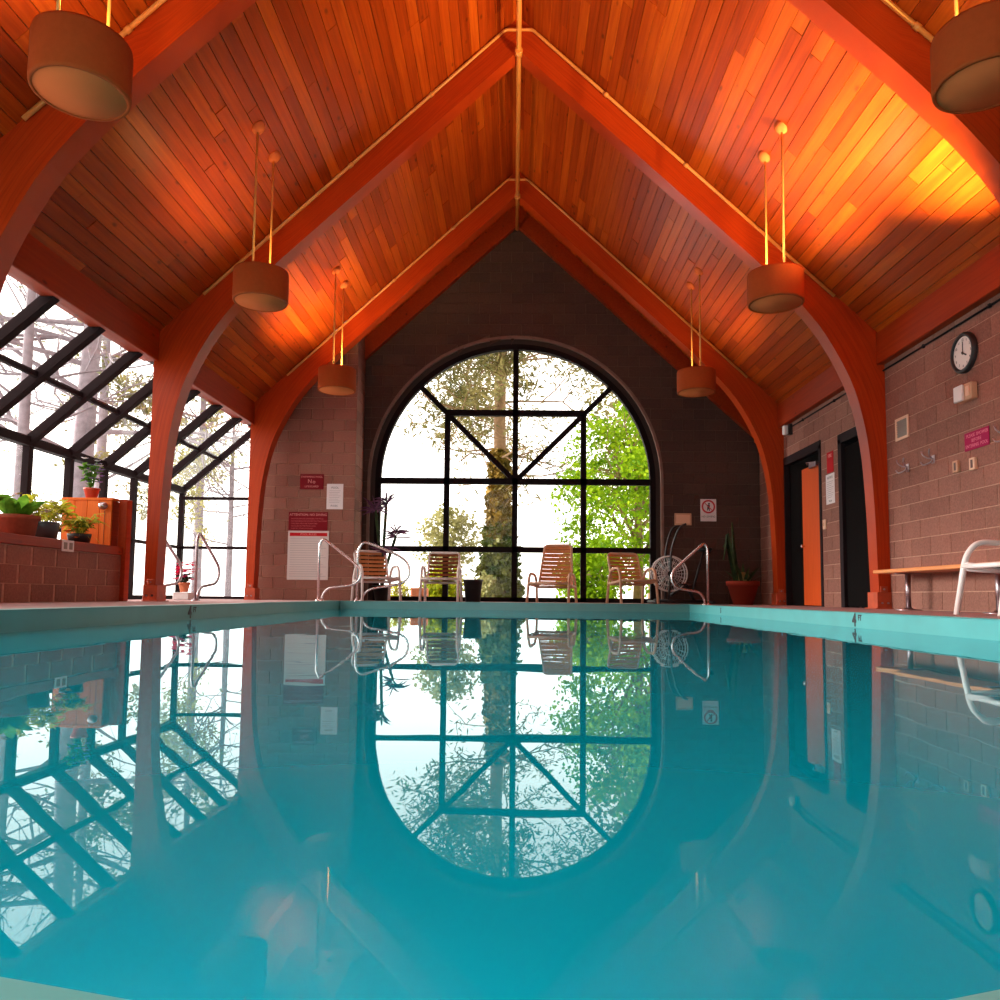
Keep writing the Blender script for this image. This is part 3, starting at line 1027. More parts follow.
# ------------------------------------------------------------------ pendant lamps
def lamp(x, y, label, watts):
    """drum on two plumb stems; z = centre of drum"""
    z = 3.355
    root = thing('pendant_lamp', label, 'lamp', (x, y, z), group='drum pendant lamps in two rows')
    rr, h = .282, .165
    mb = MB()
    mb.lathe([(rr-.012, h-.005), (rr, h), (rr+.004, h-.02), (rr+.004, -h+.02), (rr, -h), (rr-.02, -h-.002), (rr-.022, -h+.012)], 40)
    shade = mb.build('shade', M['shade'], root)
    mb = MB(); mb.lathe([(rr-.012, h-.005), (rr-.018, -h+.012), (.0, -h+.012)], 40)
    mb.build('lining', M['shade_in'], shade)
    mb = MB(); mb.lathe([(0, -h+.006), (rr-.02, -h+.006), (rr-.02, -h+.002), (0, -h+.002)][::-1], 40)
    mb.build('bottom_diffuser', M['diff'], root)
    sp = MB().tube([(0, -rr+.01, h-.05), (0, rr-.01, h-.05)], .009, 6)
    sp.tube([(0, 0, h-.10), (0, 0, h-.04)], .03, 10)
    sp.build('spider', M['pipe'], root)
    mb = MB(); mb.lathe([(0, -.09), (.03, -.08), (.04, -.05), (.032, -.01), (.02, .03), (0.02, .07)], 14)
    mb.build('bulb', M['bulb'] if watts > 20 else M['bulb_off'], root)
    nn = Vector((-math.copysign(SL, x), 0, -1)).normalized()
    q = Vector((0, 0, 1)).rotation_difference(nn).to_matrix().to_4x4()
    for s in (-1, 1):
        yy = s*(rr-.012)
        loc = Vector((0, yy, zc(x)-z))
        c = MB(); c.lathe([(.075, -.005), (.078, .012), (.065, .04), (.03, .06), (0, .062)], 16, Matrix.Translation(loc) @ q)
        c.build('ceiling_canopy', M['diff'], root)
        MB().tube([loc + Vector((0, 0, -.05)), (0, yy, h-.06)], .011, 8).build('stem', M['cord'], root)
    if watts > 0:
        ld = bpy.data.lights.new('lamp_light', 'POINT')
        ld.energy = watts; ld.color = (1.0, .64, .27); ld.shadow_soft_size = .08
        lo = bpy.data.objects.new('lamp_light', ld)
        COL.objects.link(lo); lo.parent = root; lo.location = (0, 0, -.04)
    return root
lamp(-2.72, 8.02, 'left middle pendant drum lamp hanging before the middle arch', 80)
lamp(2.72, 8.02, 'right middle pendant drum lamp hanging before the middle arch', 430)
lamp(-2.72, 11.6, 'small far left pendant drum lamp near the notice pier', 420)
lamp(2.72, 11.6, 'small far right pendant drum lamp near the dark gable corner', 60)
lamp(-2.72, 4.57, 'large near left pendant drum lamp in the top left corner', 170)
lamp(2.80, 4.50, 'large near right pendant drum lamp cut by the right picture edge', 130)

# bracket uplight on the block wall behind the nearest arch, washing the planks above it
ul = thing('wall_uplight', 'bracket uplight on the block wall behind the nearest arch', 'lamp', (XW-.002, 6.45, 2.30), FR_RIGHT)
MB().cbox((-.07, -.07, 0), (.07, .07, .03), .006).build('wall_plate', M['bronze_rail'], ul)
MB().tube([(0, 0, .02), (0, -.02, .14), (0, .02, .20)], .016, 8).build('bracket', M['bronze_rail'], ul)
MB().lathe([(0, 0), (.05, .0), (.085, .07), (.09, .16), (.08, .16), (.072, .08), (0, .05)], 20, Matrix.Translation((0, 0, .22)) @ Matrix.Rotation(-PI/2, 4, 'X')).build('reflector', M['bronze_rail'], ul)
MB().lathe([(0, .07), (.03, .08), (.03, .11), (0, .13)], 12, Matrix.Translation((0, 0, .22)) @ Matrix.Rotation(-PI/2, 4, 'X')).build('bulb', M['bulb'], ul)
ld = bpy.data.lights.new('uplight_light', 'SPOT')
ld.energy = 4600; ld.color = (1.0, .70, .30); ld.shadow_soft_size = .06; ld.spot_size = R(74); ld.spot_blend = 1.0
lo = bpy.data.objects.new('uplight_light', ld)
COL.objects.link(lo); lo.parent = ul; lo.location = (0, .12, .24)
lo.rotation_euler = Vector((-.2, 1.0, .75)).to_track_quat('-Z', 'Y').to_euler()

# ------------------------------------------------------------------ doors in the right wall
def doorway(name, D, label, leaf_rng, leaf_top, leaf_mat, with_hw):
    y0, y1, h = D
    root = struct(link(name, None, None, (XW, y0, 0)), label)
    W_ = y1-y0
    mb = MB()
    mb.box((0, -.06, 0), (.20, .015, h)); mb.box((0, W_-.05, 0), (.20, W_+.06, h)); mb.box((0, -.06, h-.06), (.20, W_+.06, h+.07))
    mb.v = [(x-.012, y, z) for x, y, z in mb.v]
    mb.build('door_frame', M['darkframe'], root)
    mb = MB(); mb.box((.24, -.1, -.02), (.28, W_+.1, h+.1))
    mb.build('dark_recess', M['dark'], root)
    a, b = leaf_rng[0]-y0, leaf_rng[1]-y0
    mb = MB(); mb.cbox((.03, a, .012), (.075, b, leaf_top), .003)
    leaf = mb.build('door_leaf', leaf_mat, root)
    if with_hw:
        MB().box((.07, b+.005, 0), (.19, W_-.05, h-.06)).build('side_panel', M['dark'], root)
        MB().box((.07, .05, leaf_top+.01), (.17, b+.02, h-.06)).build('transom_panel', M['dark'], root)
        k = MB(); k.lathe([(.012, 0), (.012, .03), (.028, .04), (.028, .06), (0, .066)], 14, Matrix.Translation((.03, b-.07, .93)) @ Matrix.Rotation(-PI/2, 4, 'Y'))
        k.build('door_knob', M['steel'], leaf)
        c = MB(); c.cbox((-.02, a+.10, leaf_top-.05), (.03, a+.36, leaf_top+.03), .005)
        c.tube([(.05, a+.2, leaf_top+.035), (-.03, a+.42, leaf_top+.05), (.06, a+.62, leaf_top+.06)], .01, 6)
        c.build('door_closer', M['bronze_rail'], leaf)
    return root
doorway('door_1', D1, 'narrow orange wooden door in a dark frame', (11.52, 12.30), 2.14, M['door'], True)
doorway('door_2', D2, 'black door recess beside the middle arch', (9.73, 10.70), 2.20, M['dark'], False)

# ------------------------------------------------------------------ things on the right wall
def on_right(name, label, cat, y, z, group=None):
    return thing(name, label, cat, (XW-.002, y, z), FR_RIGHT, group)

# clock
ck = on_right('wall_clock', 'round black-rimmed wall clock with white face', 'clock', 7.72, 2.58)
MB().lathe([(.165, .028), (.168, .045), (.19, .05), (.203, .035), (.205, 0)][::-1], 40).build('rim', M['black'], ck)
MB().lathe([(0, .028), (.17, .028)][::-1], 40).build('face', M['clockface'], ck)
for h in range(1, 13):
    a = PI/2 - h*PI/6
    lettering(str(h), .036, (.132*math.cos(a), .132*math.sin(a)), .030, M['ink_black'], ck, name='numeral')
MB().cbox((-.006, -.02, .030), (.006, .115, .033), .001).build('minute_hand', M['black'], ck)
hh = MB(); hh.cbox((-.008, -.02, .034), (.008, .08, .037), .001, Matrix.Rotation(-R(120), 4, 'Z')); hh.build('hour_hand', M['black'], ck)
MB().lathe([(0, .04), (.012, .04), (.012, .03)], 12).build('hub', M['black'], ck)

# emergency light
el = on_right('emergency_light', 'cream emergency light box under the clock', 'light', 7.67, 2.16)
MB().cbox((-.13, -.085, 0), (.13, .085, .07), .01).build('housing', M['tanplate'], el)
MB().cbox((-.125, -.08, .068), (.02, .08, .10), .008).build('lens_cover', M['white'], el)
MB().cbox((.05, -.05, .068), (.11, .05, .082), .006).build('battery_door', M['cream'], el)

# framed vent
vt = on_right('wall_vent', 'small square grey vent in a cream frame', 'vent', 9.02, 2.10)
fm = MB()
for a, b in (((-.15, -.13), (.15, -.10)), ((-.15, .10), (.15, .13)), ((-.15, -.10), (-.12, .10)), ((.12, -.10), (.15, .10))):
    fm.box((a[0], a[1], 0), (b[0], b[1], .015))
fm.build('frame', M['cream'], vt)
MB().box((-.12, -.10, 0), (.12, .10, .004)).build('back_panel', M['ventgrey'], vt)
for k in range(7):
    MB().box((-.12, -.085+k*.028, .004), (.12, -.078+k*.028, .011)).build('slat', M['ventgrey'], vt)

# magenta sign
sg = on_right('pink_notice', 'small magenta notice with three lines of lettering', 'sign', 7.585, 1.68)
MB().cbox((-.20, -.09, 0), (.20, .09, .008), .002).build('board', M['sign_pink'], sg)
for t_, x_, k in (('PLEASE', -.095, 0), ('SHOWER', .095, 0), ('BEFORE', 0, 1), ('ENTERING', -.07, 2), ('POOL', .125, 2)):
    lettering(t_, .047, (x_, .052-.052*k), .0085, M['ink_pale'], sg)

# outlets
for i, (y, z, lab) in enumerate(((7.925, 1.465, 'tan outlet box on the block wall, farther from the chair'), (7.635, 1.445, 'cream outlet box right below the magenta notice'))):
    ob = on_right('outlet_box', lab, 'outlet', y, z, 'outlet boxes on the block wall')
    MB().cbox((-.045, -.06, 0), (.045, .06, .035), .004).build('cover_plate', M['tanplate'] if i == 0 else M['cream'], ob)
    MB().cbox((-.014, -.04, .034), (.020, .04, .038), .001).build('socket', M['strap_d'], ob)

# coat hooks
for (y, lab) in ((8.93, 'metal double coat hook nearest the timber post'), (8.38, 'metal double coat hook left of the outlet boxes'), (7.09, 'metal double coat hook right of the magenta notice')):
    hk = on_right('coat_hook', lab, 'hook', y, 1.62, 'coat hooks on the block wall')
    MB().cbox((-.03, -.045, 0), (.03, .045, .008), .003).build('backplate', M['bronze_rail'], hk)
    for s in (-1, 1):
        MB().tube(catmull([(0, -.01, .01), (s*.04, -.04, .04), (s*.09, -.045, .07), (s*.12, -.01, .075)], 4), .008, 7).build('lower_prong', M['bronze_rail'], hk)
        MB().tube(catmull([(0, .01, .01), (s*.03, .02, .05), (s*.06, .055, .08), (s*.08, .10, .085)], 4), .008, 7).build('upper_prong', M['bronze_rail'], hk)

# red sign, paper notice and switch between the doors
rs = on_right('red_sign', 'small upright red sign between the doors', 'sign', 11.10, 2.06)
MB().cbox((-.11, -.15, 0), (.11, .15, .008), .002).build('board', M['sign_red2'], rs)
lettering('FIRE', .07, (0, .09), .0085, M['ink_pink'], rs)
pn = on_right('paper_notice', 'white paper notice taped below the red sign', 'notice', 11.12, 1.68)
MB().box((-.15, -.215, 0), (.15, .215, .003)).build('sheet', M['paper'], pn)
lettering('NOTICE', .05, (0, .16), .0033, M['ink_black'], pn)
for k in range(9):
    MB().box((-.11, .10-k*.028, .003), (.11-.03*(k % 3), .106-k*.028, .0036)).build('print_line', M['ink_grey'], pn)
lettering('POOL', .04, (0, -.175), .0033, M['ink_black'], pn)
sw = on_right('light_switch', 'small cream switch plate low between the doors', 'switch', 11.33, 1.19)
MB().cbox((-.05, -.07, 0), (.05, .07, .02), .004).build('plate', M['cream'], sw)
MB().cbox((-.012, -.025, .02), (.012, .025, .03), .002).build('toggle', M['tanplate'], sw)
# security light with conduit
sl = on_right('security_light', 'small white wall light high above the orange door', 'light', 12.62, 2.86)
MB().cbox((-.05, -.09, 0), (.05, .09, .06), .008).build('back_box', M['black'], sl)
MB().cbox((-.07, -.08, .06), (.02, .07, .13), .01).build('lens', M['white'], sl)
cd = on_right('wall_conduit', 'thin dark conduit along the wall under the timber header', 'conduit', 9.5, 2.90)
MB().tube([(-3.05, 0, .014), (4.5, 0, .014)], .011, 8).build('conduit_run', M['darkframe'], cd)
for k in range(6):
    MB().cbox((-2.6+k*1.2, -.02, 0), (-2.57+k*1.2, .02, .027), .003).build('strap_clip', M['darkframe'], cd)

# bench
bn = thing('wall_bench', 'orange wooden plank bench on steel posts along the block wall', 'bench', (4.28, 7.4, 0))
MB().cbox((-.18, -1.8, .405), (.19, 1.60, .445), .006).build('seat_plank', M['bench'], bn)
for y in (1.17, -.42, -1.6):
    lg = MB().tube([(0, y, .02), (0, y, .405)], .028, 12).build('post', M['bronze_rail'], bn)
    MB().lathe([(0, .03), (.03, .03), (.05, .014), (.13, .010), (.13, 0)], 20, Matrix.Translation((0, y, 0))).build('foot_flange', M['bronze_rail'], lg)
    MB().cbox((-.13, y-.03, .39), (.13, y+.03, .405), .003).build('bracket', M['bronze_rail'], lg)

# ------------------------------------------------------------------ notices on the pier
def on_front(name, label, cat, x, y, z, group=None):
    return thing(name, label, cat, (x, y-.003, z), FR_FRONT, group)
a = on_front('maroon_sign', 'small maroon sign, uppermost on the block pier', 'sign', -3.585, py, 2.085)
MB().cbox((-.21, -.135, 0), (.21, .135, .010), .002).build('board', M['sign_red'], a)
lettering('SWIMMING POOL', .048, (0, .085), .0105, M['ink_pink'], a)
lettering('N', .10, (-.035, .005), .0105, M['ink_pink'], a, name='letter')
lettering('o', .10, (.04, .0), .0105, M['ink_pink'], a, name='letter')
lettering('LIFEGUARD', .048, (0, -.085), .0105, M['ink_pink'], a)
a = on_front('paper_notice', 'white paper notice at the corner of the block pier', 'notice', -3.17, py, 1.825)
MB().box((-.145, -.225, 0), (.145, .225, .004)).build('sheet', M['paper'], a)
lettering('POOL', .05, (0, .155), .0045, M['ink_black'], a)
for k in range(8):
    MB().box((-.10, .10-k*.03, .004), (.10-.02*(k % 3), .105-k*.03, .0046)).build('print_line', M['ink_grey'], a)
lettering('RULES', .045, (-.01, -.165), .0045, M['ink_black'], a)
a = on_front('maroon_sign', 'wide maroon attention sign above the white rules board', 'sign', -3.63, py, 1.382)
MB().cbox((-.345, -.165, 0), (.345, .165, .012), .002).build('board', M['sign_red'], a)
lettering('ATTENTION: NO DIVING', .058, (0, .115), .0125, M['ink_pink'], a)
for k in range(5):
    lettering(('SHOWER BEFORE ENTERING THE POOL', 'NO RUNNING OR ROUGH PLAY ALLOWED', 'CHILDREN MUST BE SUPERVISED', 'NO GLASS IN THE POOL AREA', 'SWIM AT YOUR OWN RISK')[k], .032, (-.30, .045-.043*k), .0125, M['ink_dim'], a, 'LEFT')
a = on_front('rules_board', 'tall white pool rules board with a red heading bar', 'sign', -3.615, py, .785)
MB().cbox((-.36, -.43, 0), (.36, .43, .012), .002).build('board', M['paper_g'], a)
MB().box((-.33, .335, .012), (.33, .395, .0135)).build('heading_bar', M['sign_red2'], a)
lettering('POOL RULES', .05, (0, .365), .014, M['ink_pink'], a)
for k in range(17):
    MB().box((-.32, .285-k*.041, .012), (.32-.05*((k*7) % 4), .291-k*.041, .0128)).build('print_line', M['ink_grey'], a)

# signs on the dark gable wall
a = on_front('metal_plate', 'blank pale plate on the dark wall above the exercise bike', 'sign', 3.085, YG, 1.545)
MB().cbox((-.155, -.11, 0), (.155, .11, .01), .003).build('plate', M['tanplate'], a)
MB().cbox((-.125, -.08, .01), (.125, .08, .013), .002).build('inset', M['cream'], a)
a = on_front('prohibition_sign', 'white no diving sign with a red ring on the dark wall', 'sign', 3.55, YG, 1.715)
MB().cbox((-.145, -.205, 0), (.145, .205, .008), .002).build('board', M['paper'], a)
rg = MB()
rg.lathe([(.095, .008), (.095, .0105), (.125, .0105), (.125, .008)], 28, Matrix.Translation((0, .065, 0)))
rg.build('red_ring', M['ink_red'], a)
fg = MB()
fg.lathe([(0, .0095), (.018, .0095)][::-1], 12, Matrix.Translation((.012, .118, 0)))
fg.add([(-.02, .10, .0095), (.03, .095, .0095), (.02, .03, .0095), (.03, -.01, .0095), (.01, -.01, .0095), (0, .03, .0095), (-.012, -.005, .0095), (-.03, -.005, .0095), (-.02, .04, .0095)], [(0, 8, 7, 6, 5, 4, 3, 2, 1)])
fg.build('diver_figure', M['ink_black'], a)
MB().box((-.09, -.007, .0105), (.09, .007, .012), Matrix.Translation((0, .065, 0)) @ Matrix.Rotation(R(-45), 4, 'Z')).build('slash', M['ink_red'], a)
lettering('NO DIVING', .048, (0, -.12), .0085, M['ink_black'], a)

# depth markers
def depth(frame, loc, s, lab, ft=True, sz=.145):
    r = thing('depth_marker', lab, 'marking', loc, frame, 'black depth markings on the pool wall')
    lettering(s, sz, (0, 0), .001, M['ink_black'], r, name='numeral', bold=.006)
    if ft: lettering('FT', sz*.42, (sz*.72, sz*.16), .001, M['ink_black'], r, name='unit', bold=.003)
depth(FR_RIGHT, (XP-.001, 6.50, -.062), '4', 'black depth number on the pale right pool wall')
depth(FR_RIGHT, (XP-.001, 10.65, -.06), '5', 'tiny far depth number on the pale right pool wall', False, .09)
depth(FR_LEFT, (-XP+.001, 6.72, -.062), '4', 'black depth number on the dark left pool wall')

# ------------------------------------------------------------------ handrails
def rail(label, loc, rot, w=.86, h=.98, mat='steel', r=.021, broad=False):
    root = thing('pool_handrail', label, 'handrail', loc, (0, 0, rot), 'bent steel pool handrails')
    pts = [(0, 0, 0), (0, 0, h-.06), (.09*w, 0, h+.03), (.84*w, 0, h*.65), (1.05*w, 0, h*.53), (1.05*w, 0, h*.36), (w*.88, 0, h*.265), (w*.24, 0, h*.21), (w*.11, 0, h*.10), (w*.085, 0, 0)]
    if broad:
        pts = [(0, 0, 0), (0, 0, h*.88), (.11*w, 0, h*1.03), (.82*w, 0, h*.79), (1.03*w, 0, h*.64), (1.03*w, 0, h*.42), (w*.88, 0, h*.30), (w*.26, 0, h*.21), (w*.13, 0, h*.12), (w*.085, 0, 0)]
    MB().tube(fillet(pts, .13, 6), r, 10).build('rail_tube', M[mat], root)
    for x in (0, w*.085):
        MB().lathe([(0, .022), (.03, .022), (.048, .008), (.048, 0)], 16, Matrix.Translation((x, 0, .0))).build('flange', M[mat], root)
    return root
rail('bent steel handrail in front of the rules board', (-3.23, 12.85, .001), 0, .66, 1.0)
rail('bent steel handrail overlapping the tan chair beside the pier', (-2.62, 13.0, .001), R(2), .84, .97, broad=True)
rail('bent steel handrail beside the exercise bike', (3.17, 12.85, .001), R(180), .56, .98)
rail('dull bent rail right of the left timber leg, by pink flowers', (-4.40, 10.72, .001), R(90), .80, .92, 'bronze_rail', .02)
rail('dull bent rail half hidden behind the left timber leg', (-4.92, 10.62, .001), R(90), .80, .92, 'bronze_rail', .02)

# ------------------------------------------------------------------ chairs
def chair(label, loc, rot, frame='frame_t', strap='strap_t', w=.56, sh=.40, bh=.87, rec=.20, depth_=.50, nb=7, ns=8, taper=1.0, arm=.60, strap_h=.052, r=.021):
    root = thing('strap_chair', label, 'chair', loc, (0, 0, rot), 'strap patio chairs around the pool')
    fw = w/2 + .045
    F = M[frame]
    for s in (-1, 1):
        x = s*fw
        p = [(x*1.03, -depth_*.60, .0), (x, -depth_*.46, arm*.80), (x, -depth_*.30, arm), (x, depth_*.25, arm-.015), (x, depth_*.46, arm*.78), (x*1.03, depth_*.62, 0)]
        MB().tube(fillet(p, .13, 6), r*1.12, 9).build('side_frame', F, root)
        MB().tube([(x, -depth_*.50, sh-.03), (x, depth_*.49, sh-.06)], r*.9, 8).build('side_bar', F, root)
    # seat/back hoop
    hw = w/2
    tw = hw*taper
    yb, yt = depth_*.42, depth_*.42 + rec
    hoop = [(-hw, -depth_*.5, sh), (-hw, yb, sh-.05), (-tw, yt, bh), (tw, yt, bh), (hw, yb, sh-.05), (hw, -depth_*.5, sh)]
    MB().tube(fillet(hoop, .07, 5), r, 9).build('seat_hoop', F, root)
    MB().tube([(-fw, -depth_*.5, sh-.012), (fw, -depth_*.5, sh-.012)], r, 8).build('front_bar', F, root)
    MB().tube([(-fw, yb-.02, sh-.07), (fw, yb-.02, sh-.07)], r, 8).build('rear_bar', F, root)
    me = None
    for k in range(ns):
        t = (k+.5)/ns
        y = -depth_*.47 + t*(yb + depth_*.43)
        z = sh - .05*t
        if me is None:
            mb = MB()
            n = 6; vs = []
            for i in range(n+1):
                xx = -1 + 2*i/n
                sag = -.018*(1-xx*xx)
                for (dy, dz) in ((-.5, 0), (.5, 0), (.5, -.004), (-.5, -.004)):
                    vs.append((xx*(hw+.012), dy*(depth_*.92/ns*.74), sag+dz+.012))
            fs = []
            for i in range(n):
                for q in range(4): fs.append((i*4+q, (i+1)*4+q, (i+1)*4+(q+1) % 4, i*4+(q+1) % 4))
            mb.add(vs, fs)
            o = fix_normals(mb.build('seat_strap', M[strap], root)); me = o.data
        else: o = link('seat_strap', me, root)
        o.location = (0, y, z)
    for k in range(nb):
        t = (k+.75)/(nb+.4)
        p = Vector((0, yb + (yt-yb)*t, sh-.05 + (bh-sh+.05)*t))
        wk = hw + (tw-hw)*t
        lean = math.atan2(yt-yb, bh-sh+.05)
        mb = MB(); n = 6; vs = []
        for i in range(n+1):
            xx = -1 + 2*i/n
            sag = .02*(1-xx*xx)
            for (dz, dy) in ((-.5, 0), (.5, 0), (.5, -.004), (-.5, -.004)):
                vs.append((xx*(wk+.012), dy+sag-.014, dz*strap_h))
        fs = []
        for i in range(n):
            for q in range(4): fs.append((i*4+q, (i+1)*4+q, (i+1)*4+(q+1) % 4, i*4+(q+1) % 4))
        mb.add(vs, fs)
        o = fix_normals(mb.build('back_strap', M[strap], root, p, (-lean, 0, 0)))
    return root
chair('tan strap chair beside the block pier, half behind a handrail', (-2.36, 13.36, .001), R(28), 'frame_w', 'strap_t', w=.56)
chair('brown strap chair left of the black waste bin', (-1.27, 13.60, .001), R(-2), 'frame_w', 'strap_b', w=.54)
chair('tall-backed tan lounge chair right of the window centre bar', (.66, 13.55, .001), R(-14), 'frame_t', 'strap_t', w=.60, sh=.34, bh=1.03, rec=.26, depth_=.66, nb=10, ns=10, taper=.80, arm=.50, strap_h=.069)
chair('tan strap chair at the right end of the arched window', (2.02, 13.40, .001), R(16), 'frame_t', 'strap_t', w=.56, nb=8)
chair('white-framed chair cut off by the right picture edge', (3.72, 5.78, .001), R(-90), 'frame_w', 'strap_d', w=.44, depth_=.56, sh=.38, arm=.56, bh=.86, r=.02)

# waste bin
wb = thing('waste_bin', 'small black waste bin between the chairs', 'bin', (-.72, 13.65, .001))
MB().lathe([(0, .012), (.125, .012), (.125, 0), (.13, 0), (.165, .36), (.172, .36), (.172, .385), (.16, .385), (.155, .36), (.12, .02), (0, .02)], 28).build('bucket', M['black'], wb)
MB().lathe([(.166, .352), (.178, .355), (.178, .39), (.166, .392)], 28).build('rim', M['black'], wb)

# ------------------------------------------------------------------ fan exercise bike
ex = thing('exercise_bike', 'dark exercise bike with a caged fan wheel in the gable corner', 'exercise bike', (2.74, 13.86, .001), (0, 0, R(8)))
wl = MB()
cz = .53
for s in (-1, 1):
    ring = [(.31*math.cos(a*PI/16), s*.06, cz+.31*math.sin(a*PI/16)) for a in range(33)]
    wl.tube(ring, .012, 6, False)
    for r_ in (.12, .21):
        wl.tube([(r_*math.cos(a*PI/12), s*.065, cz+r_*math.sin(a*PI/12)) for a in range(25)], .005, 5, False)
    for k in range(24):
        a = k*PI/12
        wl.tube([(.05*math.cos(a), s*.07, cz+.05*math.sin(a)), (.31*math.cos(a), s*.06, cz+.31*math.sin(a))], .004, 5, False)
wl.build('fan_cage', M['white'], ex)
fb = MB()
for k in range(8):
    a = k*PI/4
    m = Matrix.Translation((0, 0, cz)) @ Matrix.Rotation(a, 4, 'Y')
    fb.box((.05, -.045, -.004), (.27, .045, .004), m)
fb.tube([(0, -.07, cz), (0, .07, cz)], .045, 12)
fb.build('fan_blades', M['black'], ex)
fr_ = MB()
fr_.tube([(-.28, 0, .05), (.72, 0, .05)], .03, 8)
fr_.tube([(0, -.10, cz), (-.05, -.1, .06)], .02, 8); fr_.tube([(0, .10, cz), (-.05, .1, .06)], .02, 8)
fr_.tube([(.30, 0, .36), (.02, 0, .14)], .03, 8)
fr_.tube([(.30, 0, .36), (.45, 0, .06)], .03, 8)
fr_.build('frame', M['black'], ex)
MB().tube([(-.30, -.25, .03), (-.30, .25, .03)], .03, 8).build('front_foot', M['black'], ex)
MB().tube([(.72, -.25, .03), (.72, .25, .03)], .03, 8).build('rear_foot', M['black'], ex)
for s in (-1, 1):
    MB().tube(catmull([(.02, s*.13, .35), (-.02, s*.14, .75), (.02, s*.16, 1.05), (.12, s*.20, 1.32), (.24, s*.21, 1.40)], 5), .02, 8).build('handlebar', M['black'], ex)
    MB().tube([(.30, s*.10, .36), (.32+s*.13, s*.10, .34)], .014, 7).build('crank', M['steel'], ex)
    MB().cbox((.28+s*.13, s*.10, .325), (.38+s*.13, s*.20, .35), .006).build('pedal', M['black'], ex)
MB().tube([(.42, 0, .20), (.64, 0, .94)], .022, 8).build('seat_post', M['black'], ex)
st = MB(); st.lathe([(0, -.04), (.09, -.035), (.115, 0), (.10, .03), (0, .04)], 18, Matrix.Translation((.66, 0, .97)) @ Matrix.Diagonal((1.25, 1, 1, 1))); st.build('saddle', M['black'], ex)

# ------------------------------------------------------------------ plants
def blade(mb, p, d, L, w, droop=.4, n=5, twist=0):
    """a tapering curved leaf from p along d"""
    p = Vector(p); d = Vector(d).normalized()
    side = d.cross(Vector((0, 0, 1)))
    if side.length < .05: side = Vector((1, 0, 0))
    side.normalize()
    side = (Matrix.Rotation(twist, 3, d) @ side)
    vs = []
    for i in range(n+1):
        t = i/n
        q = p + d*L*t + Vector((0, 0, -droop*L*t*t))
        ww = w*math.sin(PI*min(1, .12+.88*t)**.8) * .5 if t < 1 else 0.0005
        vs += [q - side*ww, q + side*ww]
    mb.add(vs, [(2*i, 2*i+1, 2*i+3, 2*i+2) for i in range(n)], True)

def rand_dir(rnd, up=.3, spread=1.0):
    a = rnd.uniform(0, 2*PI)
    return Vector((math.cos(a)*spread, math.sin(a)*spread, up))

def potted(name, label, loc, pr, ph, potmat, taper=.72, rim=True, group=None):
    root = thing(name, label, 'plant', loc, None, group)
    b = pr*taper
    prof = [(0, .0), (b, 0), (pr*.97, ph*.8)]
    prof += [(pr*1.06, ph*.8), (pr*1.08, ph), (pr*.96, ph), (pr*.93, ph*.82)] if rim else [(pr, ph), (pr*.93, ph)]
    prof += [(pr*.90, ph*.80), (0, ph*.86)]
    pot = MB().lathe(prof[:-1], 24).build('pot', potmat, root)
    MB().lathe([(0, ph*.86), (pr*.91, ph*.84)][::-1], 20).build('soil', M['soil'], root)
    return root

def bush(root, z0, r, h, nstem, nleaf, L, w, mat, seed, name='foliage', droop=.4, up=.35):
    rnd = random.Random(seed)
    mb = MB(); st = MB()
    for s in range(nstem):
        a = rnd.uniform(0, 2*PI); rr = r*math.sqrt(rnd.random())
        tip = Vector((rr*math.cos(a), rr*math.sin(a), z0 + h*rnd.uniform(.5, 1)))
        base = Vector((rr*.2*math.cos(a), rr*.2*math.sin(a), z0))
        mid = base.lerp(tip, .5) + Vector((0, 0, h*.12))
        pth = catmull([base, mid, tip], 3)
        st.tube(pth, .005, 4, False)
        for k in range(nleaf):
            t = rnd.uniform(.3, 1)
            q = pth[min(len(pth)-1, int(t*(len(pth)-1)))]
            blade(mb, q, rand_dir(rnd, rnd.uniform(up-.3, up+.4)), L*rnd.uniform(.6, 1.2), w*rnd.uniform(.7, 1.2), droop*rnd.uniform(.3, 1.4), 3, rnd.uniform(-.6, .6))
    st.build('stems', mat, root)
    return mb.build(name, mat, root)

def petals(root, z0, z1, r, n, s, mat, seed, name='blossoms'):
    rnd = random.Random(seed); mb = MB()
    for k in range(n):
        a = rnd.uniform(0, 2*PI); rr = r*math.sqrt(rnd.random())
        p = Vector((rr*math.cos(a), rr*math.sin(a), rnd.uniform(z0, z1)))
        for j in range(5):
            b = j*2*PI/5 + a
            blade(mb, p, (math.cos(b), math.sin(b), .5), s, s*.8, .2, 2)
    return mb.build(name, mat, root)

# planter with block front
PX, PZ = -4.70, .645
pl = thing('block_planter', 'long block planter with a red timber ledge along the glazing', 'planter', (PX, 9.33, 0))
PLN = 7.6
MB().box((-.85, -PLN, 0), (-.006, -.02, PZ-.10)).build('core', M['mortar'], pl)
for c in range(3):
    z0, z1 = c*.18+.004, (c+1)*.18-.004
    y = 0 if c % 2 else -.2
    e = 0.0
    while e > -3.4:
        a = max(y-BL, -3.4)
        y = y if y < e else e
        face_block('block', [(PX-.007, 9.33+a+J/2, z0), (PX-.007, 9.33+e-J/2-.03, z0), (PX-.007, 9.33+e-J/2-.03, z1), (PX-.007, 9.33+a+J/2, z1)], (1,0,0), .007, .002, M['block'], None).parent = pl
        o = COL.objects[-1]
        o.location = o.location - Vector((PX, 9.33, 0))
        e = a; y = a
MB().cbox((-.87, -PLN, PZ-.10), (.02, -.05, PZ), .006).build('ledge', M['header'], pl)
MB().cbox((-.05, -.10, 0), (.05, .02, 1.22), .006).build('end_post', M['header'], pl)

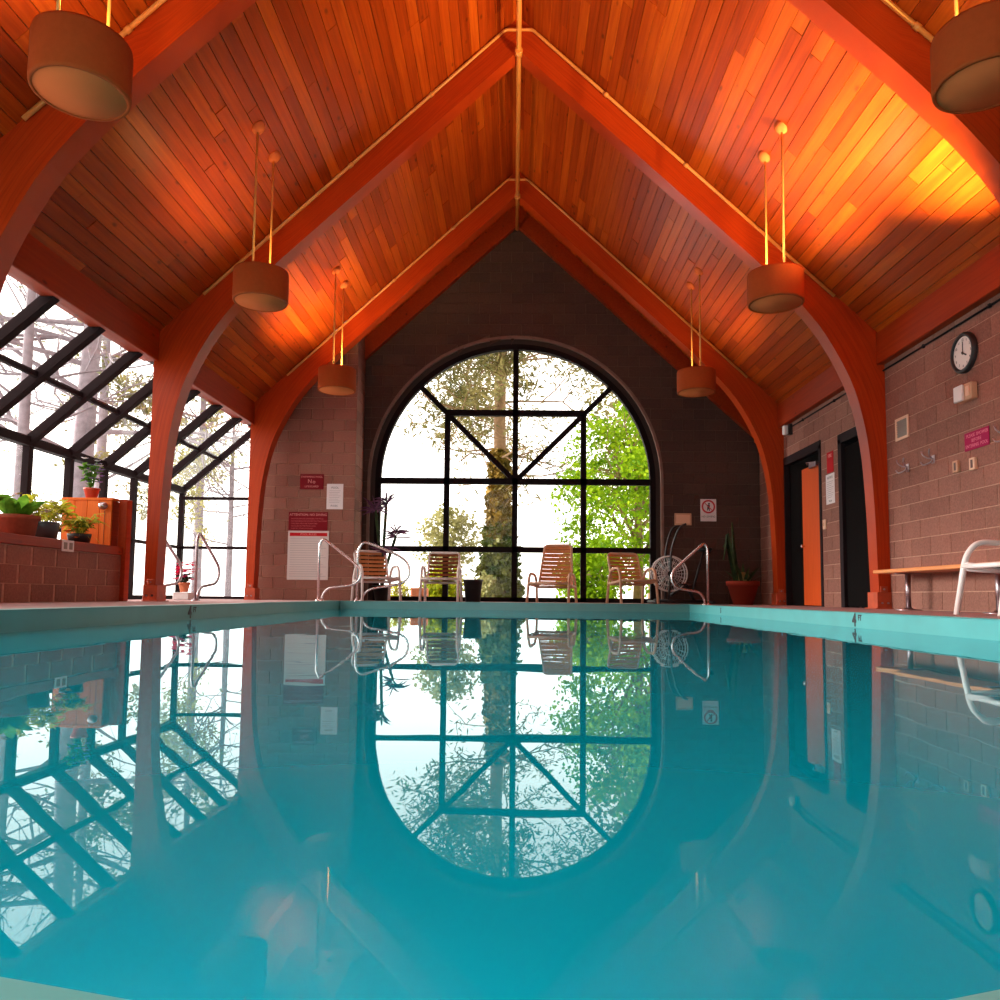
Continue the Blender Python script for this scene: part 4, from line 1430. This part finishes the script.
# orange boarded cabinet standing on the planter end
cb = thing('boarded_cabinet', 'orange vertical-board cabinet at the end of the planter', 'cabinet', (-5.06, 9.16, PZ+.001))
MB().box((-.30, -.05, 0), (.30, .10, .54)).build('carcass', M['header'], cb)
for k in range(4):
    MB().cbox((-.295+k*.148, -.068, .0), (-.295+k*.148+.144, -.05, .545), .004).build('board', M['board'], cb)
MB().cbox((-.31, -.08, .545), (.31, .11, .575), .004).build('top_board', M['board'], cb)
kb = MB().lathe([(0, .055), (.03, .048), (.05, .02), (.05, -.01), (.03, -.04), (0, -.05)], 16, Matrix.Translation((.215, -.12, .47)) @ Matrix.Diagonal((1.05, 1, .85, 1))).build('round_knob', M['bronze_rail'], cb)
MB().tube([(.215, -.075, .43), (.215, -.075, .02)], .003, 5).build('pull_cord', M['strap_d'], cb)

# outlet on ledge
po = thing('ledge_outlet', 'double electric outlet plate on the red planter ledge', 'outlet', (PX+.022, 8.07, .585), FR_LEFT)
MB().cbox((-.11, -.06, 0), (.11, .06, .006), .002).build('plate', M['white'], po)
for s in (-1, 1):
    MB().cbox((s*.05-.03, -.035, .006), (s*.05+.03, .035, .010), .002).build('socket', M['ventgrey'], po)

z = PZ + .001
p1 = potted('potted_plant', 'broad-leaved plant in the leftmost terracotta pot', (-4.93, 7.02, z), .13, .21, M['terra'])
rnd = random.Random(3)
for k in range(9):
    mb = MB(); a = k*2.4
    blade(mb, (0, 0, .20), (math.cos(a), math.sin(a), .95), .42, .15, .35, 6, rnd.uniform(-.5, .5))
    mb.build('leaf', M['leaf'], p1)
p2 = potted('potted_plant', 'wide dark red terracotta pot with drooping leaves', (-4.95, 7.62, z), .20, .21, M['terra_d'], .85)
for k in range(11):
    mb = MB(); a = k*2.4
    blade(mb, (0.05*math.cos(a), .05*math.sin(a), .19), (math.cos(a), math.sin(a)-.3, 1.1+.4*(k % 3)), .46, .13, .4, 6, rnd.uniform(-.5, .5))
    mb.build('leaf', M['leaf'], p2)
petals(p2, .36, .48, .18, 5, .035, M['fl_orange'], 9)
p3 = potted('potted_plant', 'pale leggy plant in a slate grey pot', (-4.98, 8.12, z), .155, .19, M['bucket'], .85, False)
bush(p3, .17, .30, .36, 12, 7, .10, .06, M['leaf_y'], 21, up=.2)
petals(p3, .22, .44, .16, 22, .04, M['fl_white'], 4)
p4 = potted('potted_plant', 'yellow and orange flowering plant in a small black pot', (-4.90, 8.67, z), .125, .11, M['blackpot'], .85, False)
bush(p4, .10, .22, .26, 16, 7, .18, .032, M['leaf_y'], 31, up=.3, droop=.6)
bush(p4, .10, .15, .18, 9, 6, .12, .05, M['leaf'], 33, up=.3, droop=.6, name='green_leaves')
petals(p4, .05, .28, .18, 26, .045, M['fl_orange'], 6)
p5 = potted('potted_plant', 'purple flowering plant in a red pot on the orange cabinet', (-5.06, 9.17, PZ+.577), .085, .12, M['terra_r'], .7)
bush(p5, .11, .14, .34, 10, 8, .11, .055, M['leaf'], 41, up=.3)
petals(p5, .18, .42, .12, 26, .05, M['fl_purple'], 8)
petals(p5, .36, .48, .12, 10, .05, M['fl_white'], 18, 'pale_blossoms')
p5b = potted('potted_plant', 'tall yellow-green leafy plant behind the slate grey pot', (-5.25, 8.62, z), .10, .15, M['terra'], .7)
bush(p5b, .12, .26, .55, 12, 8, .13, .08, M['leaf_y'], 43, up=.3)
petals(p5b, .52, .60, .10, 3, .04, M['fl_white'], 14)

# pink flowers on a white box
wbx = thing('white_stand', 'low white box stand near the glazed corner', 'stand', (-5.10, 12.0, .001))
MB().cbox((-.11, -.15, 0), (.13, .15, .10), .006).build('box', M['white'], wbx)
MB().cbox((-.12, -.16, .10), (.14, .16, .115), .004).build('lid', M['white'], wbx)
p6 = potted('potted_plant', 'magenta flowering plant in a small orange terracotta pot', (-5.10, 12.0, .118), .085, .15, M['terra'], .65)
bush(p6, .14, .15, .16, 12, 6, .10, .05, M['leaf_dk'], 51, up=.2)
petals(p6, .18, .46, .20, 46, .075, M['fl_pink'], 10)

# cactus and agave pot in the dark corner
p7 = potted('potted_cactus', 'spiky cactus and agave in a large red pot by the far arch', (3.90, 13.40, .001), .26, .40, M['pot_dark'], .62)
cc = MB()
prof = [(0.001, .36)] + [(.13*math.sin(PI*(.12+.88*i/8)), .36+.18*(1-math.cos(PI*i/8))/2*1.1) for i in range(8)] + [(0, .56)]
cc.lathe(prof, 18)
cc.build('round_cactus', M['yshrub'], p7)
rnd = random.Random(77)
for k in range(4):
    a = 2.2 + k*.5
    x, y = .12*math.cos(a), .10*math.sin(a)
    MB().tube([(x, y, .34), (x*1.5-.04*k, y*1.5, .9+.1*k), (x*1.9-.05*k, y*1.6, 1.42-.22*k)], [.035, .034, .014], 8).build('cactus_column', M['leaf_dk'], p7)
for k in range(12):
    mb = MB(); a = k*2.4
    blade(mb, (.08*math.cos(a), .08*math.sin(a), .36), (math.cos(a), math.sin(a), .7+.4*(k % 3)), rnd.uniform(.35, .6), .06, .15, 5, 0)
    mb.build('agave_leaf', M['leaf_dk'], p7)

# dracaena beside the window on the left
p8 = potted('potted_dracaena', 'tall dark dracaena in shadow between pier and window', (-2.36, 13.90, .001), .16, .28, M['blackpot'], .7)
tk = MB()
heads = [(.25, -.06, 1.17), (-.14, .0, 1.62), (.02, -.1, .85), (.05, .02, 1.75)]
for hx, hy, hz in heads: tk.tube(catmull([(0, 0, .2), (hx*.3, hy*.3, hz*.5), (hx, hy, hz)], 5), [.028]*10+[.016], 7)
tk.build('cane_stems', M['leaf_dk'], p8)
mb = MB(); rnd = random.Random(5)
for hx, hy, hz in heads:
    for k in range(26):
        a = rnd.uniform(0, 2*PI)
        blade(mb, (hx, hy, hz-.05+rnd.uniform(0, .12)), (math.cos(a), math.sin(a)*.6-.1, rnd.uniform(-.1, 1.2)), rnd.uniform(.24, .40), .036, rnd.uniform(.1, .6), 4, rnd.uniform(0, PI))
mb.build('sword_leaves', M['leaf_p'], p8)

# ------------------------------------------------------------------ outside
gd = MB()
gd.quad((-60, YG+.36, -.06), (60, YG+.36, -.06), (60, 90, -.06), (-60, 90, -.06))
gd.quad((-60, -30, -.06), (-5.95, -30, -.06), (-5.95, YG+.36, -.06), (-60, YG+.36, -.06))
gd.quad((-5.95, -30, -.06), (60, -30, -.06), (60, YB-.4, -.06), (-5.95, YB-.4, -.06))
struct(gd.build('ground', M['patio']), 'pale ground outside the windows')
gl_ = MB()
lw = [(-2.9, 17.2), (-1.2, 16.3), (.2, 17.5), (2.2, 16.4), (4.2, 17.0), (5.0, 22.5), (2.0, 23.5), (-.5, 21.0), (-2.4, 21.5)]
gl_.add([(x, y, -.055) for x, y in lw], [tuple(range(len(lw)))])
tag(gl_.build('lawn', M['lawn']), 'yellow-green lawn patch outside the arched window', 'lawn', kind='stuff')
tp = thing('garden_trough', 'pink terracotta trough on the ground outside the window', 'planter', (-1.86, 15.4, -.055))
MB().cbox((-.16, -.15, 0), (.16, .15, .30), .015).build('trough_body', M['terra'], tp)
MB().box((-.14, -.13, .295), (.14, .13, .304)).build('soil', M['soil'], tp)

def grow(mb, tips, p, d, L, r, depth, rnd, spread=.6, nseg=3, up=.12, shrink=.72, kids=(2, 3)):
    pts = [p]; dd = d.copy()
    for k in range(nseg):
        dd = (dd + Vector((rnd.uniform(-.2, .2), rnd.uniform(-.2, .2), rnd.uniform(-.1, .1)+up*.4))).normalized()
        pts.append(pts[-1] + dd*(L/nseg))
    r1 = r*.62
    mb.tube(pts, [r + (r1-r)*i/nseg for i in range(nseg+1)], 5 if depth < 3 else 7, False)
    if depth <= 1:
        for q in pts[1:]: tips.append((q, dd))
    if depth == 0: return
    for k in range(rnd.randint(*kids)):
        i = nseg if k == 0 else rnd.randint(1, nseg)
        a = rnd.uniform(0, 2*PI)
        perp = dd.orthogonal().normalized()
        perp = Matrix.Rotation(a, 3, dd) @ perp
        nd = (dd*(1-spread*.5) + perp*spread + Vector((0, 0, up))).normalized()
        grow(mb, tips, pts[i], nd, L*shrink*rnd.uniform(.8, 1.15), r1, depth-1, rnd, spread, nseg, up, shrink, kids)

def leaves(pts, n, jitter, size, rnd, aspect=.55):
    mb = MB()
    for k in range(n):
        p, d = pts[rnd.randrange(len(pts))]
        q = p + Vector((rnd.gauss(0, jitter), rnd.gauss(0, jitter), rnd.gauss(0, jitter*.8)))
        a = Vector((rnd.uniform(-1, 1), rnd.uniform(-1, 1), rnd.uniform(-1, .6))).normalized()
        b = a.orthogonal().normalized(); b = Matrix.Rotation(rnd.uniform(0, 2*PI), 3, a) @ b
        s = size*rnd.uniform(.6, 1.3)
        mb.add([q - a*s*.5, q + b*s*aspect*.5, q + a*s*.5, q - b*s*aspect*.5], [(0, 1, 2, 3)])
    return mb

# pine in front of the window
rnd = random.Random(12)
pine = thing('pine_tree', 'tall pine with a bare trunk just left of the window centre', 'tree', (-.42, 21.5, -.06))
tm = MB(); tips = []
trunk = [(0, 0, 0), (.03, 0, 2.5), (-.02, 0, 5), (.0, 0, 7.5), (.04, 0, 11)]
tm.tube(trunk, [.21, .19, .175, .15, .10], 10)
bm_ = MB()
for k in range(44):
    zz = rnd.uniform(3.2, 10.5)
    a = rnd.uniform(0, 2*PI)
    grow(bm_, tips, Vector((0, 0, zz)), Vector((math.cos(a), math.sin(a), rnd.uniform(-.25, .15))), rnd.uniform(1.0, 2.2), .035, 2, rnd, .6, 3, .05, .7)
tm.build('trunk', M['bark'], pine); bm_.build('branches', M['bark'], pine)
hi = [t for t in tips if t[0].z > 4.6]
leaves(hi, 16000, .20, .24, rnd, .2).build('needles', M['pine'], pine)
leaves(tips, 3500, .16, .22, rnd, .2).build('lower_needles', M['pine'], pine)
iv = thing('ivy_column', 'green and gold ivy climbing the foot of the pine trunk', 'ivy', (-.42, 21.5, -.06))
def sleeve(z0, z1, r0, r1, n):
    out = []
    for _ in range(n):
        t = rnd.random(); a = rnd.uniform(0, 2*PI); r_ = (r0+(r1-r0)*t)*math.sqrt(rnd.uniform(.25, 1))
        out.append((Vector((r_*math.cos(a), r_*math.sin(a), z0+(z1-z0)*t)), Vector((0, 0, 1))))
    return out
leaves(sleeve(1.6, 4.2, .36, .25, 500), 5200, .05, .16, rnd, .8).build('gold_ivy_leaves', M['ivy_gold'], iv)
leaves(sleeve(0, 2.1, .62, .34, 500), 6000, .07, .17, rnd, .7).build('green_ivy_leaves', M['ivy'], iv)

def broadleaf(name, label, loc, h, crown, ccz, nl, size, mat, bark, seed, jit=.2, th=.14, cat='tree', group=None, depth_=3):
    rnd = random.Random(seed)
    root = thing(name, label, cat, loc, None, group)
    mb = MB(); tips = []
    mb.tube([(0, 0, 0), (.05, 0, h*.25), (0, .05, h*.5)], [th, th*.85, th*.6], 8)
    for k in range(9):
        a = k*2.4 + rnd.uniform(-.3, .3)
        grow(mb, tips, Vector((0, 0, h*rnd.uniform(.15, .5))), Vector((math.cos(a), math.sin(a), rnd.uniform(.3, 1.3))), crown*.55, th*.4, depth_, rnd, .7, 3, .1, .7)
    mb.build('trunk_and_boughs', bark, root)
    pts = []
    while len(pts) < 700:
        v = Vector((rnd.uniform(-1, 1), rnd.uniform(-1, 1), rnd.uniform(-1, 1)))
        if .35 < v.length < 1: pts.append((Vector((v.x*crown, v.y*crown, ccz + v.z*crown*1.15)), v))
    # clump
    cl = [pts[rnd.randrange(len(pts))] for _ in range(150)]
    if nl: leaves(cl, nl, jit, size, rnd, .8).build('foliage', mat, root)
    return root
broadleaf('maple_tree', 'bright green leafy maple filling the right of the arched window', (3.25, 20.6, -.06), 5.4, 2.15, 2.75, 17000, .115, M['maple'], M['bark'], 61, .22)
broadleaf('pale_shrub', 'pale yellow-green young tree behind the left window bar', (-1.95, 22.5, -.06), 3.0, .85, 1.75, 2600, .12, M['yshrub'], M['bark'], 62, .14, .06)
broadleaf('gold_conifer', 'golden-leaved bough high behind the right of the window', (4.2, 24.0, -.06), 7.0, 1.9, 6.3, 2600, .16, M['pine'], M['bark'], 63, .26, .12)
broadleaf('low_bush', 'bright yellow-green bush outside behind the brown strap chair', (-1.50, 16.4, -.06), .62, .40, .30, 3600, .08, M['lime'], M['bark'], 64, .07, .03, 'bush')
broadleaf('low_bush', 'small green bush outside beside the pink trough', (-2.42, 16.6, -.06), .4, .22, .16, 700, .06, M['leaf_y'], M['bark'], 65, .06, .02, 'bush')
broadleaf('low_bush', 'golden bush at the foot of the ivy-clad pine', (-.75, 20.6, -.06), .8, .34, .30, 900, .09, M['yshrub'], M['bark'], 66, .08, .02, 'bush')

broadleaf('green_shrub', 'leafy green shrub low under the bright maple', (1.9, 19.2, -.06), 1.2, .75, .55, 4200, .11, M['maple'], M['bark'], 67, .14, .04, 'bush')

# trees beyond the greenhouse
def bare(label, loc, h, th, seed, nl=0, mat=None, lean=(0, 0), depth_=4, name='bare_tree', lsize=.10):
    rnd = random.Random(seed)
    root = thing(name, label, 'tree', loc, None, 'trees beyond the greenhouse glass')
    mb = MB(); tips = []
    mb.tube([(0, 0, 0), (lean[0]*.4, lean[1]*.4, h*.35), (lean[0], lean[1], h*.8), (lean[0]*1.1, lean[1]*1.1, h)], [th, th*.85, th*.55, th*.3], 9)
    for k in range(11):
        t = rnd.uniform(.3, .95)
        a = rnd.uniform(0, 2*PI)
        grow(mb, tips, Vector((lean[0]*t, lean[1]*t, h*t)), Vector((math.cos(a), math.sin(a), rnd.uniform(.0, .8))), h*.20, th*.25, depth_, rnd, .65, 3, .05, .72)
    mb.build('trunk_and_branches', M['bark_g'], root)
    if nl: leaves(tips, nl, .10, lsize, rnd, .5).build('foliage', mat or M['greyleaf'], root)
    return root
bare('thick grey leaning trunk with bare twigs beyond the planter', (-8.1, 14.2, -.06), 8.5, .22, 71, 500, M['greyleaf'], (.35, -.3))
bare('slender bare tree beyond the nearest greenhouse bays', (-7.5, 11.6, -.06), 7.0, .10, 72, 500, M['greyleaf'])
bare('bare branching tree beyond the second greenhouse bay', (-10.4, 19.2, -.06), 9.0, .15, 73, 900, M['greyleaf'])
bare('loose green pine beyond the glazed far corner', (-8.4, 20.5, -.06), 7.0, .13, 74, 7000, M['pine'], (0, 0), 3, 'pine_tree', .13)
bare('small green pine between the glazed corner and the far arch', (-6.7, 18.2, -.06), 4.2, .08, 75, 3200, M['yshrub'], (0, 0), 3, 'pine_tree', .10)
